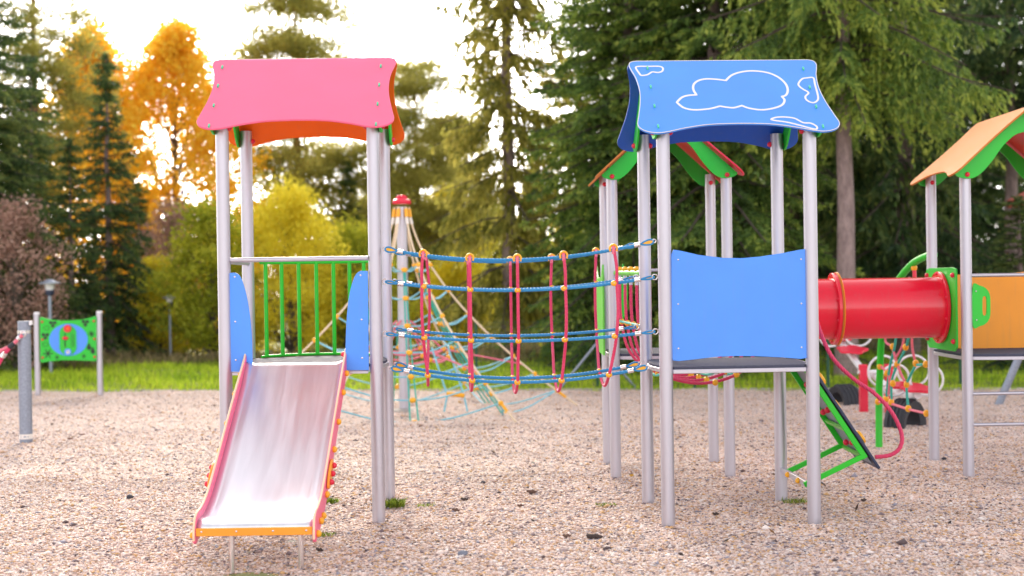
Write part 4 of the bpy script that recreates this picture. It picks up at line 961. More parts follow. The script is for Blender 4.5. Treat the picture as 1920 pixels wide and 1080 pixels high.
# ---- climbing ramp on the right of the cloud tower
rp_ = thing('climbing_ramp', 'dark climbing ramp with green frame leaning on the cloud tower', 'climbing ramp', (2.6, 11.1, 0.2))
tA = Vector((2.20, 0, 1.13)); tB = Vector((2.715, 0, 0.335)); dn = (tB-tA).normalized(); nr = Vector((-dn.z, 0, dn.x)); nr = nr if nr.x > 0 else -nr
y0_, y1_ = 10.74, 11.50
MB().prism([tA+Vector((0, y0_, 0)), tB+Vector((0, y0_, 0)), tB+Vector((0, y1_, 0)), tA+Vector((0, y1_, 0))], nr, 0.022).build('ramp_board', M['navy'], rp_, bevel=0.006)
MB().prism([tA+Vector((0, y0_+0.06, 0))-nr*0.008, tB-dn*0.05+Vector((0, y0_+0.06, 0))-nr*0.008, tB-dn*0.05+Vector((0, y1_-0.06, 0))-nr*0.008, tA+Vector((0, y1_-0.06, 0))-nr*0.008], -nr, 0.004).build('back_sheet', M['galv'], rp_)
for yy in (y0_+0.03, y1_-0.03):
    a = tA+Vector((0, yy, 0))-nr*0.03; b = tB-dn*0.12+Vector((0, yy, 0))-nr*0.03
    MB().bar(a, b, 0.036, 0.042, up=nr).build('stringer', M['greenpaint'], rp_, bevel=0.004)
    e = Vector((2.165, yy, 0.225)); MB().bar(b-dn*0.02, e, 0.034, 0.038).build('strut', M['greenpaint'], rp_, bevel=0.004)
for u in (0.28, 0.60, 0.86):
    c = tA+dn*(0.955*u)-nr*0.032; MB().bar(c+Vector((0, y0_+0.05, 0)), c+Vector((0, y1_-0.05, 0)), 0.03, 0.02, up=nr).build('cross_bar', M['lime'], rp_)
cr0 = mw @ Vector((0.542, 0.525, 0.225)); cr1 = mw @ Vector((0.542, -0.525, 0.225))
MB().bar(cr0, cr1, 0.03, 0.045).build('foot_rail', M['alu'], rp_, bevel=0.003)
for u in (0.30, 0.62): MB().sphere(cr0.lerp(cr1, u)+Vector((-0.02, 0, 0)), 0.023, 12, 8).build('bolt_cap', M['yellow'], rp_)
hb = [(0.18, 0.25), (0.22, 0.65), (0.45, 0.42), (0.50, 0.78), (0.74, 0.22), (0.78, 0.6)]
for u, v in hb:
    c = tA+dn*(0.955*u)+Vector((0, y0_+(y1_-y0_)*v, 0))+nr*0.022
    h_ = MB()._lathe(c, nr, [(0, 0.055), (0.012, 0.06), (0.02, 0.06), (0.02, 0.0)], 18).build('hold', M['navy'], rp_)
    MB()._lathe(c+nr*0.0205, nr, [(0, 0.058), (0.016, 0.055), (0.024, 0.035), (0.026, 0.0)], 18).build('hold_cap', M['yellow'], h_)
    MB().sphere(c-nr*0.05, 0.025, 12, 8).build('bolt_cap', M['redcap'], rp_)
cpts = [P(a, b, y) for a, b, y in ((1528, 590, 11.3), (1541, 630, 11.3), (1562, 672, 11.3), (1600, 710, 11.3), (1640, 738, 11.28), (1672, 773, 11.25), (1690, 812, 11.22), (1688, 838, 11.2), (1670, 853, 11.2), (1641, 857, 11.2))]
rope_mb(spline(cpts, 8), 0.0165).build('climbing_rope', M['rred'], rp_)

# ---- rope pyramid
PM = G(759, 769); RHT = P(757, 380, PM.y).z
py_ = thing('rope_pyramid', 'rope pyramid climber with grey mast, red cap and pale blue nets', 'climbing net', (PM.x, PM.y, 0))
MB().cyl((PM.x, PM.y, -0.2), (PM.x, PM.y, RHT-0.06), 0.075, 24).build('mast', M['alu'], py_)
MB()._lathe(PM+Vector((0, 0, -0.02)), Vector((0, 0, 1)), [(0, 0.26), (0.03, 0.25), (0.045, 0.09), (0.045, 0.0)], 24).build('footing', M['conc'], py_)
MB()._lathe(Vector((PM.x, PM.y, RHT-0.02)), Vector((0, 0, 1)), [(0, 0.0), (0, 0.125), (0.02, 0.135), (0.055, 0.125), (0.075, 0.085), (0.10, 0.08), (0.125, 0.055), (0.13, 0.0)], 24).build('mast_cap', M['redcap'], py_)
NA = 6; A0 = R(9); RAD = 2.45; ZT = RHT-0.06
def guy(a, z):
    r = 0.10+(RAD-0.10)*(max(0.0, 1-z/ZT))**1.68; return Vector((PM.x+r*math.cos(a), PM.y+r*math.sin(a), z))
angs = [A0+2*math.pi*k/NA for k in range(NA)]
for a in angs:
    MB().tube([guy(a, ZT*(1-i/30)) for i in range(31)], 0.0145, 8).build('guy_rope', M['rcream'], py_)
    g0 = guy(a, ZT-0.10); MB().cyl(guy(a, ZT-0.03), guy(a, ZT-0.14), 0.028, 10).build('rope_end', M['yellow'], py_)
    MB().cyl(guy(a, ZT-0.15), guy(a, ZT-0.24), 0.022, 10).build('ferrule', M['white'], py_)
    MB().cyl(guy(a, 0.12), guy(a, 0.2), 0.02, 10).build('ferrule', M['yellow'], py_)
zs = [2.02, 1.66, 1.32, 1.0, 0.72, 0.46, 0.22]
for li, z in enumerate(zs):
    for k in range(NA):
        a, b = angs[k], angs[(k+1) % NA]; p, q = guy(a, z), guy(b, z); am = (a+b)/2 if k < NA-1 else (a+b+2*math.pi)/2
        mid = (p+q)/2; rm = (mid-Vector((PM.x, PM.y, z)))*0.80; inner = Vector((PM.x, PM.y, z))+rm-Vector((0, 0, 0.07+0.03*li))
        MB().tube(spline([p, p.lerp(inner, 0.55)-Vector((0, 0, 0.05)), inner, q.lerp(inner, 0.55)-Vector((0, 0, 0.05)), q], 6), 0.0105, 8).build('ring_rope', M['rsky'], py_)
        MB().sphere(p, 0.036, 10, 6).build('connector', M['yellow'], py_); MB().sphere(inner, 0.042, 10, 6, (1.2, 1, 0.9)).build('connector', M['yellow'], py_)
for k in range(NA):
    am = A0+2*math.pi*(k+0.5)/NA; pts = []
    for li, z in enumerate(zs):
        p, q = guy(angs[k], z), guy(angs[(k+1) % NA], z); mid = (p+q)/2; rm = (mid-Vector((PM.x, PM.y, z)))*0.80; pts.append(Vector((PM.x, PM.y, z))+rm-Vector((0, 0, 0.07+0.03*li)))
    for d_ in (-0.03, 0.03):
        MB().tube([p+Vector((-math.sin(am), math.cos(am), 0))*d_*(0.3+i*0.25) for i, p in enumerate(pts)], 0.010, 8).build('net_strand', M['rteal'], py_)
    for z_, rr in ((0.84, 0.55), (0.72, 0.62)):
        a, b = angs[k], angs[(k+1) % NA]; c = Vector((PM.x, PM.y, z_))
        MB().tube(ropepts(c+Vector((math.cos(a), math.sin(a), 0))*rr, c+Vector((math.cos(b), math.sin(b), 0))*rr, 0.05, 10), 0.014, 8).build('inner_rope', M['rpink'], py_)
        MB().sphere(c+Vector((math.cos(a), math.sin(a), 0))*rr, 0.036, 10, 6).build('connector', M['yellow'], py_)
    a = angs[k]; MB().tube([Vector((PM.x, PM.y, 1.25))+Vector((math.cos(a), math.sin(a), 0))*0.09, Vector((PM.x, PM.y, 0.84))+Vector((math.cos(a), math.sin(a), 0))*0.55, guy(a, 0.6)], 0.012, 8).build('stay_rope', M['rpink'], py_)
sb = Vector((PM.x+0.75, PM.y-1.0, 0))
for u in (-0.11, 0.11): MB().tube([guy(A0-R(60), 0.9)+Vector((u-0.3, 0.3, 0.0)), sb+Vector((u, 0, 0.28)), sb+Vector((u*1.4, 0, 0.06))], 0.012, 8).build('seat_rope', M['rsky'], py_)
MB().cyl(sb+Vector((-0.12, 0, 0.30)), sb+Vector((0.12, 0, 0.27)), 0.03, 12).build('rope_seat', M['yellow'], py_)

# ---- green play panel on two posts
pl_, pr2 = G(72, 739), G(188, 741); pY = (pl_.y+pr2.y)/2
pp_ = thing('play_panel', 'green activity panel with blue oval between two grey posts', 'play panel', ((pl_.x+pr2.x)/2, pY, 0))
for px_, top_y in ((70, 588), (187, 586)):
    b = P(px_+1.5, 739, pY); zt_ = P(px_, top_y, pY).z
    po = MB().cyl((b.x, pY, -0.2), (b.x, pY, zt_), 0.048, 24).build('post', M['alu'], pp_)
    MB()._lathe(Vector((b.x, pY, zt_-0.01)), Vector((0, 0, 1)), [(0, 0.0495), (0.02, 0.0495), (0.035, 0.035), (0.037, 0)], 20).build('post_cap', M['whitepaint'], po)
def Q(px_, py__, off=0.0): return P(px_, py__, pY-0.03-off)
outl = [Q(*q) for q in ((77, 594), (80, 595), (95, 599), (115, 601), (135, 600.5), (155, 599), (170, 595.5), (179, 592.5), (181, 595), (181, 640), (181.5, 674), (180, 677), (165, 676.5), (140, 675.5), (115, 675.5), (95, 677.5), (78, 680), (76.5, 676), (76, 640), (75.5, 598))]
bd = MB().prism(outl, (0, -1, 0), 0.02).build('panel_board', M['green'], pp_, bevel=0.003)
def disc(cx, cy, rx, ry, mat, nm, off, th=0.006, n=32, par=None):
    c = Q(cx, cy, off); k = pY/FPX
    return MB().prism([c+Vector((rx*k*math.cos(a), 0, ry*k*math.sin(a))) for a in np.linspace(0, 2*math.pi, n+1)[:-1]], (0, -1, 0), th).build(nm, mat, par or bd)
disc(128.5, 637, 36, 30, M['blue'], 'oval', 0.021)
sl_pts = []; k_ = pY/FPX; c_ = Q(127.5, 638, 0.03)
for a in np.linspace(0, 2*math.pi, 33)[:-1]: sl_pts.append(c_+Vector((16*k_*math.cos(a), 0, (16*math.sin(a)+(12 if math.sin(a) > 0 else -12))*k_)))
MB().prism(sl_pts, (0, -1, 0), 0.008).build('slider_board', M['green'], bd)
MB().box(Q(122, 638, 0.039), (2.2*k_, 0.004, 26*k_)).build('slot', M['black'], bd)
for i_ in range(3): MB().box(Q(134+2.6*i_, 638, 0.039), (0.7*k_, 0.003, 25*k_)).build('engraved_line', M['black'], bd)
disc(127, 616, 7, 7, M['redcap'], 'knob', 0.039, 0.03); disc(127, 616, 3, 3, M['orange'], 'knob_face', 0.07, 0.004)
MB().sphere(Q(122.3, 634, 0.055), 0.035, 14, 8, (1.5, 0.7, 0.8)).build('slider_knob', M['redcap'], bd)
disc(127.5, 660, 6.5, 6.5, M['blue'], 'dial', 0.039, 0.012)
for a in range(3): MB().bar(Q(127.5, 660, 0.053)+Vector((math.cos(a*1.047), 0, math.sin(a*1.047)))*0.035, Q(127.5, 660, 0.053)-Vector((math.cos(a*1.047), 0, math.sin(a*1.047)))*0.035, 0.014, 0.004, up=(0, 1, 0)).build('snowflake_arm', M['white'], bd)
for cx, cy in ((99, 607), (160, 605), (85, 629.5)):
    for a in (0.5, 2.6, 4.7): disc(cx+4.2*math.cos(a), cy-4.0*math.sin(a), 3.4, 3.2, M['black'], 'berry', 0.021, 0.003, 14)
for cx, cy, r_, n_ in ((90, 663, 9, 6), (171.5, 626, 6, 8), (107, 670, 4.5, 6), (157, 668, 4.5, 6)):
    c = Q(cx, cy, 0.022)
    for a in range(n_//2):
        v = Vector((math.cos(a*2*math.pi/n_), 0, math.sin(a*2*math.pi/n_)))*r_*k_
        MB().bar(c+v, c-v, r_*0.22*k_, 0.004, up=(0, 1, 0)).build('star_arm', M['black'], bd)
for cx, cy in ((167, 652), (174, 659)):
    c = Q(cx, cy, 0.021); MB().prism([c+Vector(((4.3*math.cos(a))*k_, 0, (4.5*math.sin(a)+(3.5 if 1.2 < a < 1.9 else 0))*k_)) for a in np.linspace(0, 6.28, 21)[:-1]], (0, -1, 0), 0.003).build('drop', M['black'], bd)
for cx, cy in ((87, 615), (85, 646)):
    c = Q(cx, cy, 0.022); MB().tube([c+Vector((5.5*math.cos(a), 0, (3.6+0.8*math.cos(a))*math.sin(a)))*k_ for a in np.linspace(0, 6.28, 19)[:-1]], 0.004, 5, closed=True).build('leaf_outline', M['black'], bd)
for cx, cy in ((79, 603.5), (79.5, 636.5), (80, 670.5), (176, 602), (177, 635.5), (177.5, 669)): MB().sphere(Q(cx, cy, 0.026), 0.02, 10, 6).build('bolt_cap', M['redcap'], bd)

# ---- galvanised post with a rope at the left edge
gp_ = G(49, 829); gt_ = P(48, 602, gp_.y).z
gpo = thing('anchor_post', 'thick galvanised steel post with sticker near its foot at the left', 'post', (gp_.x, gp_.y, 0))
pz = MB().cyl((gp_.x, gp_.y, -0.3), (gp_.x, gp_.y, gt_), 0.073, 32).build('tube', M['galv'], gpo, bevel=0.003)
st = P(49, 818, gp_.y).z; MB().tube([(gp_.x, gp_.y, st-0.028), (gp_.x, gp_.y, st+0.028)], 0.0745, 32).build('sticker', M['white'], gpo)
for u, w_, h_ in ((-0.035, 0.004, 0.04), (0.012, 0.028, 0.014), (0.043, 0.018, 0.012)):
    MB().box((gp_.x+u, gp_.y-math.sqrt(0.0755**2-u*u), st), (w_, 0.003, h_)).build('sticker_print', M['galv'], gpo)
zc_ = P(49, 622, gp_.y).z
MB().tube([(gp_.x, gp_.y, zc_-0.018), (gp_.x, gp_.y, zc_+0.018)], 0.0765, 32).build('clamp', M['steel'], gpo)
MB().box((gp_.x+0.085, gp_.y-0.02, gt_-0.02), (0.03, 0.05, 0.05)).build('corner_tab', M['whitepaint'], gpo)
sr = thing('swing_rope', 'red rope with black joint running down from the galvanised post', 'rope', (gp_.x-0.5, gp_.y, 0.9))
e0 = P(42, 628, gp_.y-0.08); e1 = P(-60, 712, gp_.y-0.1); ej = P(22, 648, gp_.y-0.08)
rope_mb([e0, ej, e1+Vector((0, 0, 0.16))], 0.022).build('upper_rope', M['rpink'], sr); rope_mb([ej, P(8, 664, gp_.y-0.1), P(-70, 800, gp_.y-0.1)], 0.022).build('lower_rope', M['rred'], sr)
MB().cyl(P(27, 643.5, gp_.y-0.08), P(17, 652, gp_.y-0.08), 0.03, 12).build('joint', M['tyre'], sr); MB().cyl(P(9, 661, gp_.y-0.1), P(4, 670, gp_.y-0.1), 0.032, 12).build('ferrule', M['steel'], sr)
MB().cyl(P(38, 632, gp_.y-0.08), P(33, 636, gp_.y-0.08), 0.027, 12).build('ferrule', M['steel'], sr); MB().ring(P(44, 626, gp_.y-0.08), (0.3, 1, 0), 0.03, 0.008, 16, 6).build('shackle', M['steel'], sr)

# ---- seesaw with tyres
sw = thing('seesaw', 'white tubular seesaw with red seats beyond the red tunnel', 'seesaw', (4.72, 18.8, 0))
sx = 4.74
for x_, px_, by_ in ((4.57, 1608, 773), (4.90, 1662, 775)):
    MB().box((x_, 18.8, 0.12+0.12), (0.10, 0.10, 0.76), None).build('support_post', M['redcap'], sw, bevel=0.008)
MB().cyl((4.5, 18.8, 0.52), (4.97, 18.8, 0.52), 0.028, 14).build('axle', M['whitepaint'], sw)
arm = spline([(sx-0.08, 20.6, 0.88), (sx-0.05, 20.2, 0.74), (sx, 19.6, 0.52), (sx, 18.9, 0.46), (sx, 18.2, 0.36), (sx+0.02, 17.3, 0.33), (sx+0.02, 16.95, 0.36)], 8)
MB().tube(arm, 0.045, 14).build('beam', M['whitepaint'], sw)
def seat(c, up, r=0.19):
    pts = []
    for a in np.linspace(0, 2*math.pi, 41)[:-1]:
        rr = r*(1+0.13*math.cos(5*a)); pts.append(Vector(c)+Vector((rr*math.cos(a)*1.05, rr*math.sin(a), up*rr*math.sin(a))))
    MB().prism(pts, (0, 0, 1), 0.03).build('seat', M['redcap'], sw, bevel=0.004)
for c, up in (((sx-0.08, 20.45, 0.90), 0.18), ((sx-0.04, 19.95, 0.74), 0.2), ((sx+0.02, 17.55, 0.42), 0.12), ((sx+0.04, 17.0, 0.42), 0.12)): seat(c, up)
for c in ((sx-0.08, 20.2, 0.98), (sx+0.0, 17.75, 0.60), (sx+0.03, 17.28, 0.52)):
    for s_ in (-1, 1): MB().ring(Vector(c)+Vector((s_*0.19, 0, 0)), (0.25*s_, 1, 0.1), 0.19, 0.0145, 28, 8).build('handle_ring', M['whitepaint'], sw)
def tyre(label, c, r, w_, axis):
    t = thing('half_tyre', label, 'tyre', (c[0], c[1], 0), 0, 'tyres under the seesaw')
    ax = Vector(axis).normalized(); up = Vector((0, 0, 1)); sd = ax.cross(up)
    def arcshell(ro, ri, h, nm, mat, par):
        n = 28; vs_ = []; fs_ = []
        for i in range(n+1):
            a = math.pi*(-0.08+1.16*i/n); d = sd*math.cos(a)+up*math.sin(a)
            for rr, q in ((ro*0.95, -h), (ro, -h*0.75), (ro, h*0.75), (ro*0.95, h), (ri, h*0.8), (ri*1.06, 0), (ri, -h*0.8)): vs_.append(Vector(c)+d*rr+ax*q)
        for i in range(n):
            for j in range(7): a_ = i*7+j; b_ = i*7+(j+1) % 7; fs_.append((a_, b_, b_+7, a_+7))
        fs_ += [tuple(range(7)), tuple(n*7+j for j in range(6, -1, -1))]
        return MB().add(vs_, fs_).build(nm, mat, par)
    cs = arcshell(r, r*0.62, w_/2, 'casing', M['tyre'], t)
    for q in (-0.3, -0.1, 0.1, 0.3):
        MB().tube([Vector(c)+(sd*math.cos(a)+up*math.sin(a))*(r+0.004)+ax*(q*w_) for a in np.linspace(-0.1, math.pi+0.1, 24)], 0.012, 6).build('tread_rib', M['tyre'], cs)
    return t
tyre('half-buried black tyre at the far left end of the seesaw', (G(1583, 757).x, G(1583, 757).y, 0.0), 0.26, 0.30, (1, 0.35, 0))
tyre('half-buried black tyre under the near seat of the seesaw', (G(1702, 798).x-0.03, G(1702, 798).y, 0.0), 0.31, 0.26, (0.75, -0.65, 0))

# ---- green arch with rope net beside the yellow-roof tower
ac = thing('arch_climber', 'bright green arched pole with a pink and green rope net', 'climbing net', (3.87, 15.1, 0))
g0 = G(1648, 836)
apts = [Vector((g0.x, g0.y, -0.25)), P(1648, 760, 15.1), P(1650, 690, 15.05), P(1654, 625, 14.95), P(1666, 562, 14.8), P(1687, 522, 14.6), P(1712, 494, 14.35), P(1738, 480, 14.1), P(1752, 478, 13.97)]
MB().tube(spline(apts, 8), 0.036, 16).build('arch_pole', M['greenpaint'], ac)
def netY(px_): return 15.05+(14.05-15.05)*(px_-1648)/(1742-1648)
def np_(a, b): return P(a, b, netY(a))
strands = [('rpink', [(1700, 523), (1690, 560), (1660, 632), (1672, 650), (1678, 668), (1683, 684), (1690, 702), (1696, 714)]), ('rpink', [(1652, 687), (1664, 700), (1668, 715), (1666, 740)]), ('rpink', [(1706, 520), (1698, 570), (1694, 640), (1680, 670)]), ('rpink', [(1716, 540), (1710, 640), (1717, 680)]),
           ('rteal', [(1684, 560), (1679, 640), (1668, 690), (1662, 745)]), ('rteal', [(1712, 560), (1702, 640), (1683, 683), (1672, 715), (1672, 755)]), ('rteal', [(1717, 684), (1706, 706), (1700, 724), (1703, 765)]), ('rteal', [(1717, 684), (1736, 683)]),
           ('rpink', [(1646, 753), (1671, 757), (1703, 767), (1737, 775)])]
for mt, st_ in strands: rope_mb(spline([np_(*q) for q in st_], 6), 0.0135).build('net_rope', M[mt], ac)
for q in ((1674, 650), (1698, 651), (1682, 683), (1717, 681), (1650, 687), (1663, 700), (1674, 719), (1700, 721), (1661, 748), (1671, 754), (1703, 766), (1737, 775), (1736, 683), (1646, 753), (1714, 502)):
    MB().sphere(np_(*q), 0.032, 12, 8, (1, 1, 1.15)).build('connector', M['yellow'], ac)
MB().cyl(np_(1714, 500), np_(1715, 521), 0.02, 10).build('hanger', M['redcap'], ac)

# ---- swing frame of which one leg shows
sf = thing('swing_set', 'grey swing set whose slanted steel leg shows behind the orange board', 'swing', (G(1873, 757).x, G(1873, 757).y, 0))
f0 = G(1873, 757); ftop = P(2078, 280, f0.y-0.4)
lg = MB().tube([f0-(ftop-f0)*0.04, ftop], 0.052, 20).build('leg', M['galv'], sf)
MB().tube([Vector((f0.x+0.0+2*(ftop.x-f0.x), f0.y-0.8, -0.1)), ftop], 0.052, 20).build('leg', M['galv'], sf)
MB().tube([ftop+Vector((-0.05, 0, 0)), ftop+Vector((2.6, 0.6, 0))], 0.052, 20).build('top_beam', M['galv'], sf)
MB().tube([ftop+Vector((2.55, 0.6, 0)), Vector((ftop.x+3.3, f0.y+0.6, -0.1))], 0.052, 20).build('leg', M['galv'], sf)

# ---- wire fence along the far edge
fn = thing('wire_fence', 'dark green wire mesh fence along the far gravel edge', 'fence', (3.0, edgeY(3.0)+0.3, 0))
fx0 = P(893, 700, 23.6).x; fposts = [fx0, P(1122, 700, 23.2).x, P(1300, 700, 23).x+0.05, 5.0, 7.0, 9.0, 11.0]
FH = P(1122, 600, 23.2).z
for x_ in fposts: MB().cyl((x_, edgeY(x_)+0.25, -0.3), (x_, edgeY(x_)+0.25, FH), 0.026, 12).build('post', M['darkgreen'], fn)
xc = fposts[1]
for s_ in (-1, 1): MB().cyl((xc, edgeY(xc)+0.25, FH*0.66), (xc+s_*0.62, edgeY(xc)+0.25, 0.0), 0.02, 10).build('brace', M['galv'], fn)
for i_, (xa, xb2) in enumerate(zip(fposts[:-1], fposts[1:])):
    mb = MB(); ya, yb2 = edgeY(xa)+0.28, edgeY(xb2)+0.28
    for q in np.linspace(0.06, FH-0.03, 14): mb.tube([(xa, ya, q), (xb2, yb2, q)], 0.0022, 3, caps=False)
    for u in np.linspace(0, 1, int((xb2-xa)/0.075)): mb.tube([(xa+(xb2-xa)*u, ya+(yb2-ya)*u+0.004, 0.05), (xa+(xb2-xa)*u, ya+(yb2-ya)*u+0.004, FH-0.02)], 0.002, 3, caps=False)
    mb.build('mesh_panel', M['darkgreen'], fn)

# ---- park lamps
def lamp(label, px_, topy, Y, k=1.0):
    x_ = (px_-960)*Y/FPX; zt_ = P(px_, topy, Y).z; zb_ = float(terrain(x_, Y)); x_ = P(px_, topy+60, Y).x
    t = thing('park_lamp', label, 'lamp post', (x_, Y, zb_), 0, 'park lamps')
    MB().cyl((x_, Y, zb_-0.2), (x_, Y, zt_-0.40*k), 0.045*k, 14).build('pole', M['galv'], t)
    MB()._lathe(Vector((x_, Y, zt_-0.42*k)), Vector((0, 0, 1)), [(0, 0.05*k), (0.02, 0.10*k), (0.14*k, 0.11*k), (0.16*k, 0.0)], 16).build('socket', M['navy'], t)
    MB()._lathe(Vector((x_, Y, zt_-0.28*k)), Vector((0, 0, 1)), [(0, 0.095*k), (0.16*k, 0.13*k), (0.162*k, 0)], 16).build('diffuser', M['whitepaint'], t)
    MB()._lathe(Vector((x_, Y, zt_-0.12*k)), Vector((0, 0, 1)), [(0, 0.0), (0, 0.27*k), (0.02, 0.27*k), (0.06*k, 0.14*k), (0.10*k, 0.10*k), (0.12*k, 0.0)], 24).build('cap', M['galv'], t)
lamp('park lamp with flat hat above the green play panel', 94, 523, 28.8, 0.80)
lamp('farther park lamp among the orange bushes', 319, 553, 33.2, 0.62)

# ---- hut under the spruces at the right edge
hc = P(1889, 379, 29.5); hx, hy = hc.x+2.6, 29.5; hz = float(terrain(hx, hy)); HE = hc.z-hz
hs_t = thing('garden_hut', 'small wooden hut with red roof half hidden at the right edge', 'hut', (hx, hy, hz), R(45))
M['hutwood'] = bark('brown_hut_boards', (0.16, 0.09, 0.05), (0.30, 0.18, 0.11), 5); M['rooftile'] = plastic('red_roof_sheet', (0.40, 0.075, 0.05), 0.55, var=0.25, scale=40)
MB().box((0, 0, HE/2), (2.5, 2.5, HE+0.1)).build('wall', M['hutwood'], hs_t, True)
for k_ in range(4):
    m_ = Matrix.Rotation(k_*math.pi/2, 3, 'Z'); q_ = [m_ @ Vector((-1.84, -1.84, HE)), m_ @ Vector((1.84, -1.84, HE)), Vector((0, 0, HE+1.25))]
    MB().prism(q_, m_ @ Vector((0, -0.56, 0.83)), 0.04).build('roof_slope', M['rooftile'], hs_t, True)
    MB().bar(m_ @ Vector((-1.80, -1.86, HE-0.05)), m_ @ Vector((1.80, -1.86, HE-0.05)), 0.03, 0.13).build('fascia', M['rooftile'], hs_t, True)
    if k_ < 2:
        f_ = MB().bar(m_ @ Vector((-0.75, -1.27, 1.5)), m_ @ Vector((0.05, -1.27, 1.5)), 0.05, 0.8).build('window', M['white'], hs_t, True)
        MB().bar(m_ @ Vector((-0.69, -1.30, 1.5)), m_ @ Vector((-0.01, -1.30, 1.5)), 0.02, 0.68).build('pane', M['navy'], f_, True)
d_ = MB().bar((0.2, -1.265, 1.0), (1.0, -1.265, 1.0), 0.04, 1.95).build('door', M['white'], hs_t, True); MB().sphere((0.3, -1.31, 1.0), 0.03, 10, 6).build('handle', M['steel'], d_, True)

# ---- small things on the gravel
def cone(label, px_, py__, ln, rot, mat, group='spruce cones and sticks on the gravel'):
    g = G(px_, py__); r_ = random.Random(px_); d = Vector((math.cos(rot), math.sin(rot), 0)); z_ = float(gz(g.x, g.y)); n = 13
    pts = [g+Vector((0, 0, z_+0.016))+d*(ln*(i/(n-1)-0.5))+Vector((0, 0, 0.004*math.sin(i*1.1))) for i in range(n)]
    rs = [0.20*ln*(0.35+0.65*math.sin(math.pi*min(1, 0.16+0.84*i/(n-1))))*(1.0 if i % 2 else 0.80) for i in range(n)]
    solo('spruce_cone', MB().tube(pts, rs, 9), mat, label, 'spruce cone', g, group)
M['cone'] = plastic('dark_cone_scales', (0.05, 0.033, 0.03), 0.8, var=0.4, bump=0.3, scale=300)
M['conelight'] = plastic('brown_cone_scales', (0.14, 0.08, 0.06), 0.8, var=0.4, bump=0.3, scale=300)
cone('dark spruce cone lying straight across, farthest of those before the rope bridge', 997, 925, 0.085, 0.1, M['conelight'])
cone('dark spruce cone left of the middle, nearest the grass tufts', 871, 939, 0.06, -0.3, M['cone'])
cone('brown spruce cone just below the dark one left of the middle', 855, 958, 0.065, -0.5, M['conelight'])
cone('stubby dark cone in the middle of the gravel below the bridge', 976, 952, 0.05, 0.2, M['conelight'])
cone('large dark spruce cone low in the picture, left of the cloud tower posts', 1115, 1006, 0.11, -0.1, M['cone'])
cone('flat brown cone left of the large dark one', 1063, 1003, 0.06, 0.4, M['conelight'])
cone('dark cone beside the right foot of the slide', 600, 1033, 0.06, -0.6, M['cone'])
cone('curved dark cone right of the cloud tower posts', 1620, 941, 0.06, 0.7, M['cone'])
cone('dark cone under the cloud tower, farther of the two', 1342, 962, 0.05, 0.0, M['cone'])
def pebble(label, px_, py__, r_, mat):
    g = G(px_, py__); rr = random.Random(px_); mb = MB().sphere(g+Vector((0, 0, r_*0.5+float(gz(g.x, g.y)))), r_, 12, 8, (1.25, 0.95, 0.7))
    mb.v = [p+Vector((rr.uniform(-1, 1), rr.uniform(-1, 1), rr.uniform(-1, 1)))*r_*0.10 for p in mb.v]
    solo('stone', mb, mat, label, 'stone', g, 'single larger stones')
M['stonegrey'] = plastic('grey_blue_stone', (0.17, 0.19, 0.25), 0.8, var=0.3, bump=0.2, scale=200); M['stonedark'] = plastic('dark_stone', (0.035, 0.035, 0.05), 0.7, var=0.3, bump=0.2, scale=200)
pebble('grey-blue stone low in the picture right of the slide', 868, 1043, 0.028, M['stonegrey'])
pebble('dark stone lying left of the slide', 244, 935, 0.026, M['stonedark'])
pebble('small black stone before the rope bridge', 906, 905, 0.018, M['stonedark'])
pebble('small dark stone by the yellow-roof tower posts', 1770, 858, 0.02, M['stonedark'])
def dead_leaf(label, px_, py__, mat):
    g = G(px_, py__); r_ = random.Random(px_+3); a = r_.uniform(0, 6)
    mb = MB(); n = 7; vs_ = []
    for i in range(n):
        u = i/(n-1)-0.5; w_ = 0.022*math.cos(u*math.pi)**0.7 if abs(u) < 0.5 else 0.001
        for s_ in (-1, 0, 1): vs_.append(g+Vector((math.cos(a)*u*0.075-math.sin(a)*s_*w_, math.sin(a)*u*0.075+math.cos(a)*s_*w_, 0.024+0.02*abs(u)+0.012*abs(s_))))
    mb.add(vs_, [(i*3+j, i*3+j+1, i*3+j+4, i*3+j+3) for i in range(n-1) for j in (0, 1)])
    o = solo('fallen_leaf', mb, mat, label, 'leaf', g, 'fallen leaves'); so_ = o.modifiers.new('t', 'SOLIDIFY'); so_.thickness = 0.0015
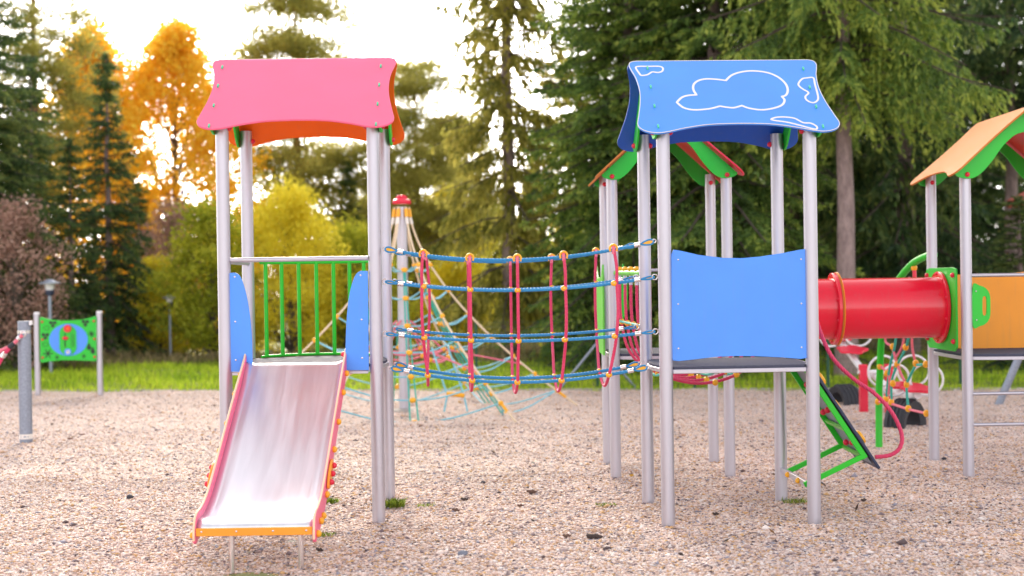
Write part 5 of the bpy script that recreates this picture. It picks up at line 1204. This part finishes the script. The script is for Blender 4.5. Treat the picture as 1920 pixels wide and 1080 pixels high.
M['leafbrown'] = plastic('dead_leaf_brown', (0.16, 0.06, 0.03), 0.7, var=0.3); M['leafyellow'] = plastic('dead_leaf_yellow', (0.6, 0.34, 0.03), 0.6, var=0.3)
dead_leaf('brown fallen leaf right of the galvanised post, the nearer one', 132, 828, M['leafbrown']); dead_leaf('brown fallen leaf right of the galvanised post, the farther one', 154, 820, M['leafbrown'])
dead_leaf('yellow fallen leaf by the back tower posts', 1184, 899, M['leafyellow']); dead_leaf('rusty fallen leaf on the far gravel behind the rope bridge', 1048, 772, M['leafbrown'])
def tuft(label, px_, py__, rad, n, h):
    g = G(px_, py__); r_ = np.random.default_rng(px_); x = np.clip(r_.normal(0, rad, n), -1.5*rad, 1.5*rad); y = np.clip(r_.normal(0, rad*0.8, n), -1.3*rad, 1.3*rad); hh = h*r_.uniform(0.4, 1.1, n); a = r_.uniform(0, 6.28, n); b = r_.uniform(0, 6.28, n); w = 0.0028
    dx, dy = np.cos(a)*w, np.sin(a)*w; l = hh*r_.uniform(0.2, 0.9, n); z = np.zeros(n)-0.01
    V = np.stack([np.stack([x-dx, y-dy, z], 1), np.stack([x+dx, y+dy, z], 1), np.stack([x+dx*0.6+np.cos(b)*l*0.4, y+dy*0.6+np.sin(b)*l*0.4, z+hh*0.65], 1), np.stack([x+np.cos(b)*l, y+np.sin(b)*l, z+hh], 1)], 1).reshape(-1, 3)
    o = leafmesh('grass_tuft', V, np.arange(n*4).reshape(-1, 4), np.repeat(r_.uniform(0, 1, n), 4), M['f_tuft']); o.location = g
    tag(o, label, 'grass tuft', 'grass tufts in the gravel')
tuft('green grass tuft at the back right post of the slide tower', 741, 948, 0.045, 260, 0.07); tuft('flat grass tuft right of the one at the slide tower post', 800, 948, 0.04, 120, 0.03)
tuft('grass tuft beside the right wall of the slide', 619, 942, 0.035, 200, 0.05); tuft('thin grass tuft near the foot of the slide', 612, 1004, 0.04, 110, 0.035)
tuft('grass tuft at the foot of the climbing ramp posts', 1490, 939, 0.06, 160, 0.035); tuft('faint grass tuft left of the cloud tower back post', 1136, 946, 0.05, 110, 0.025)
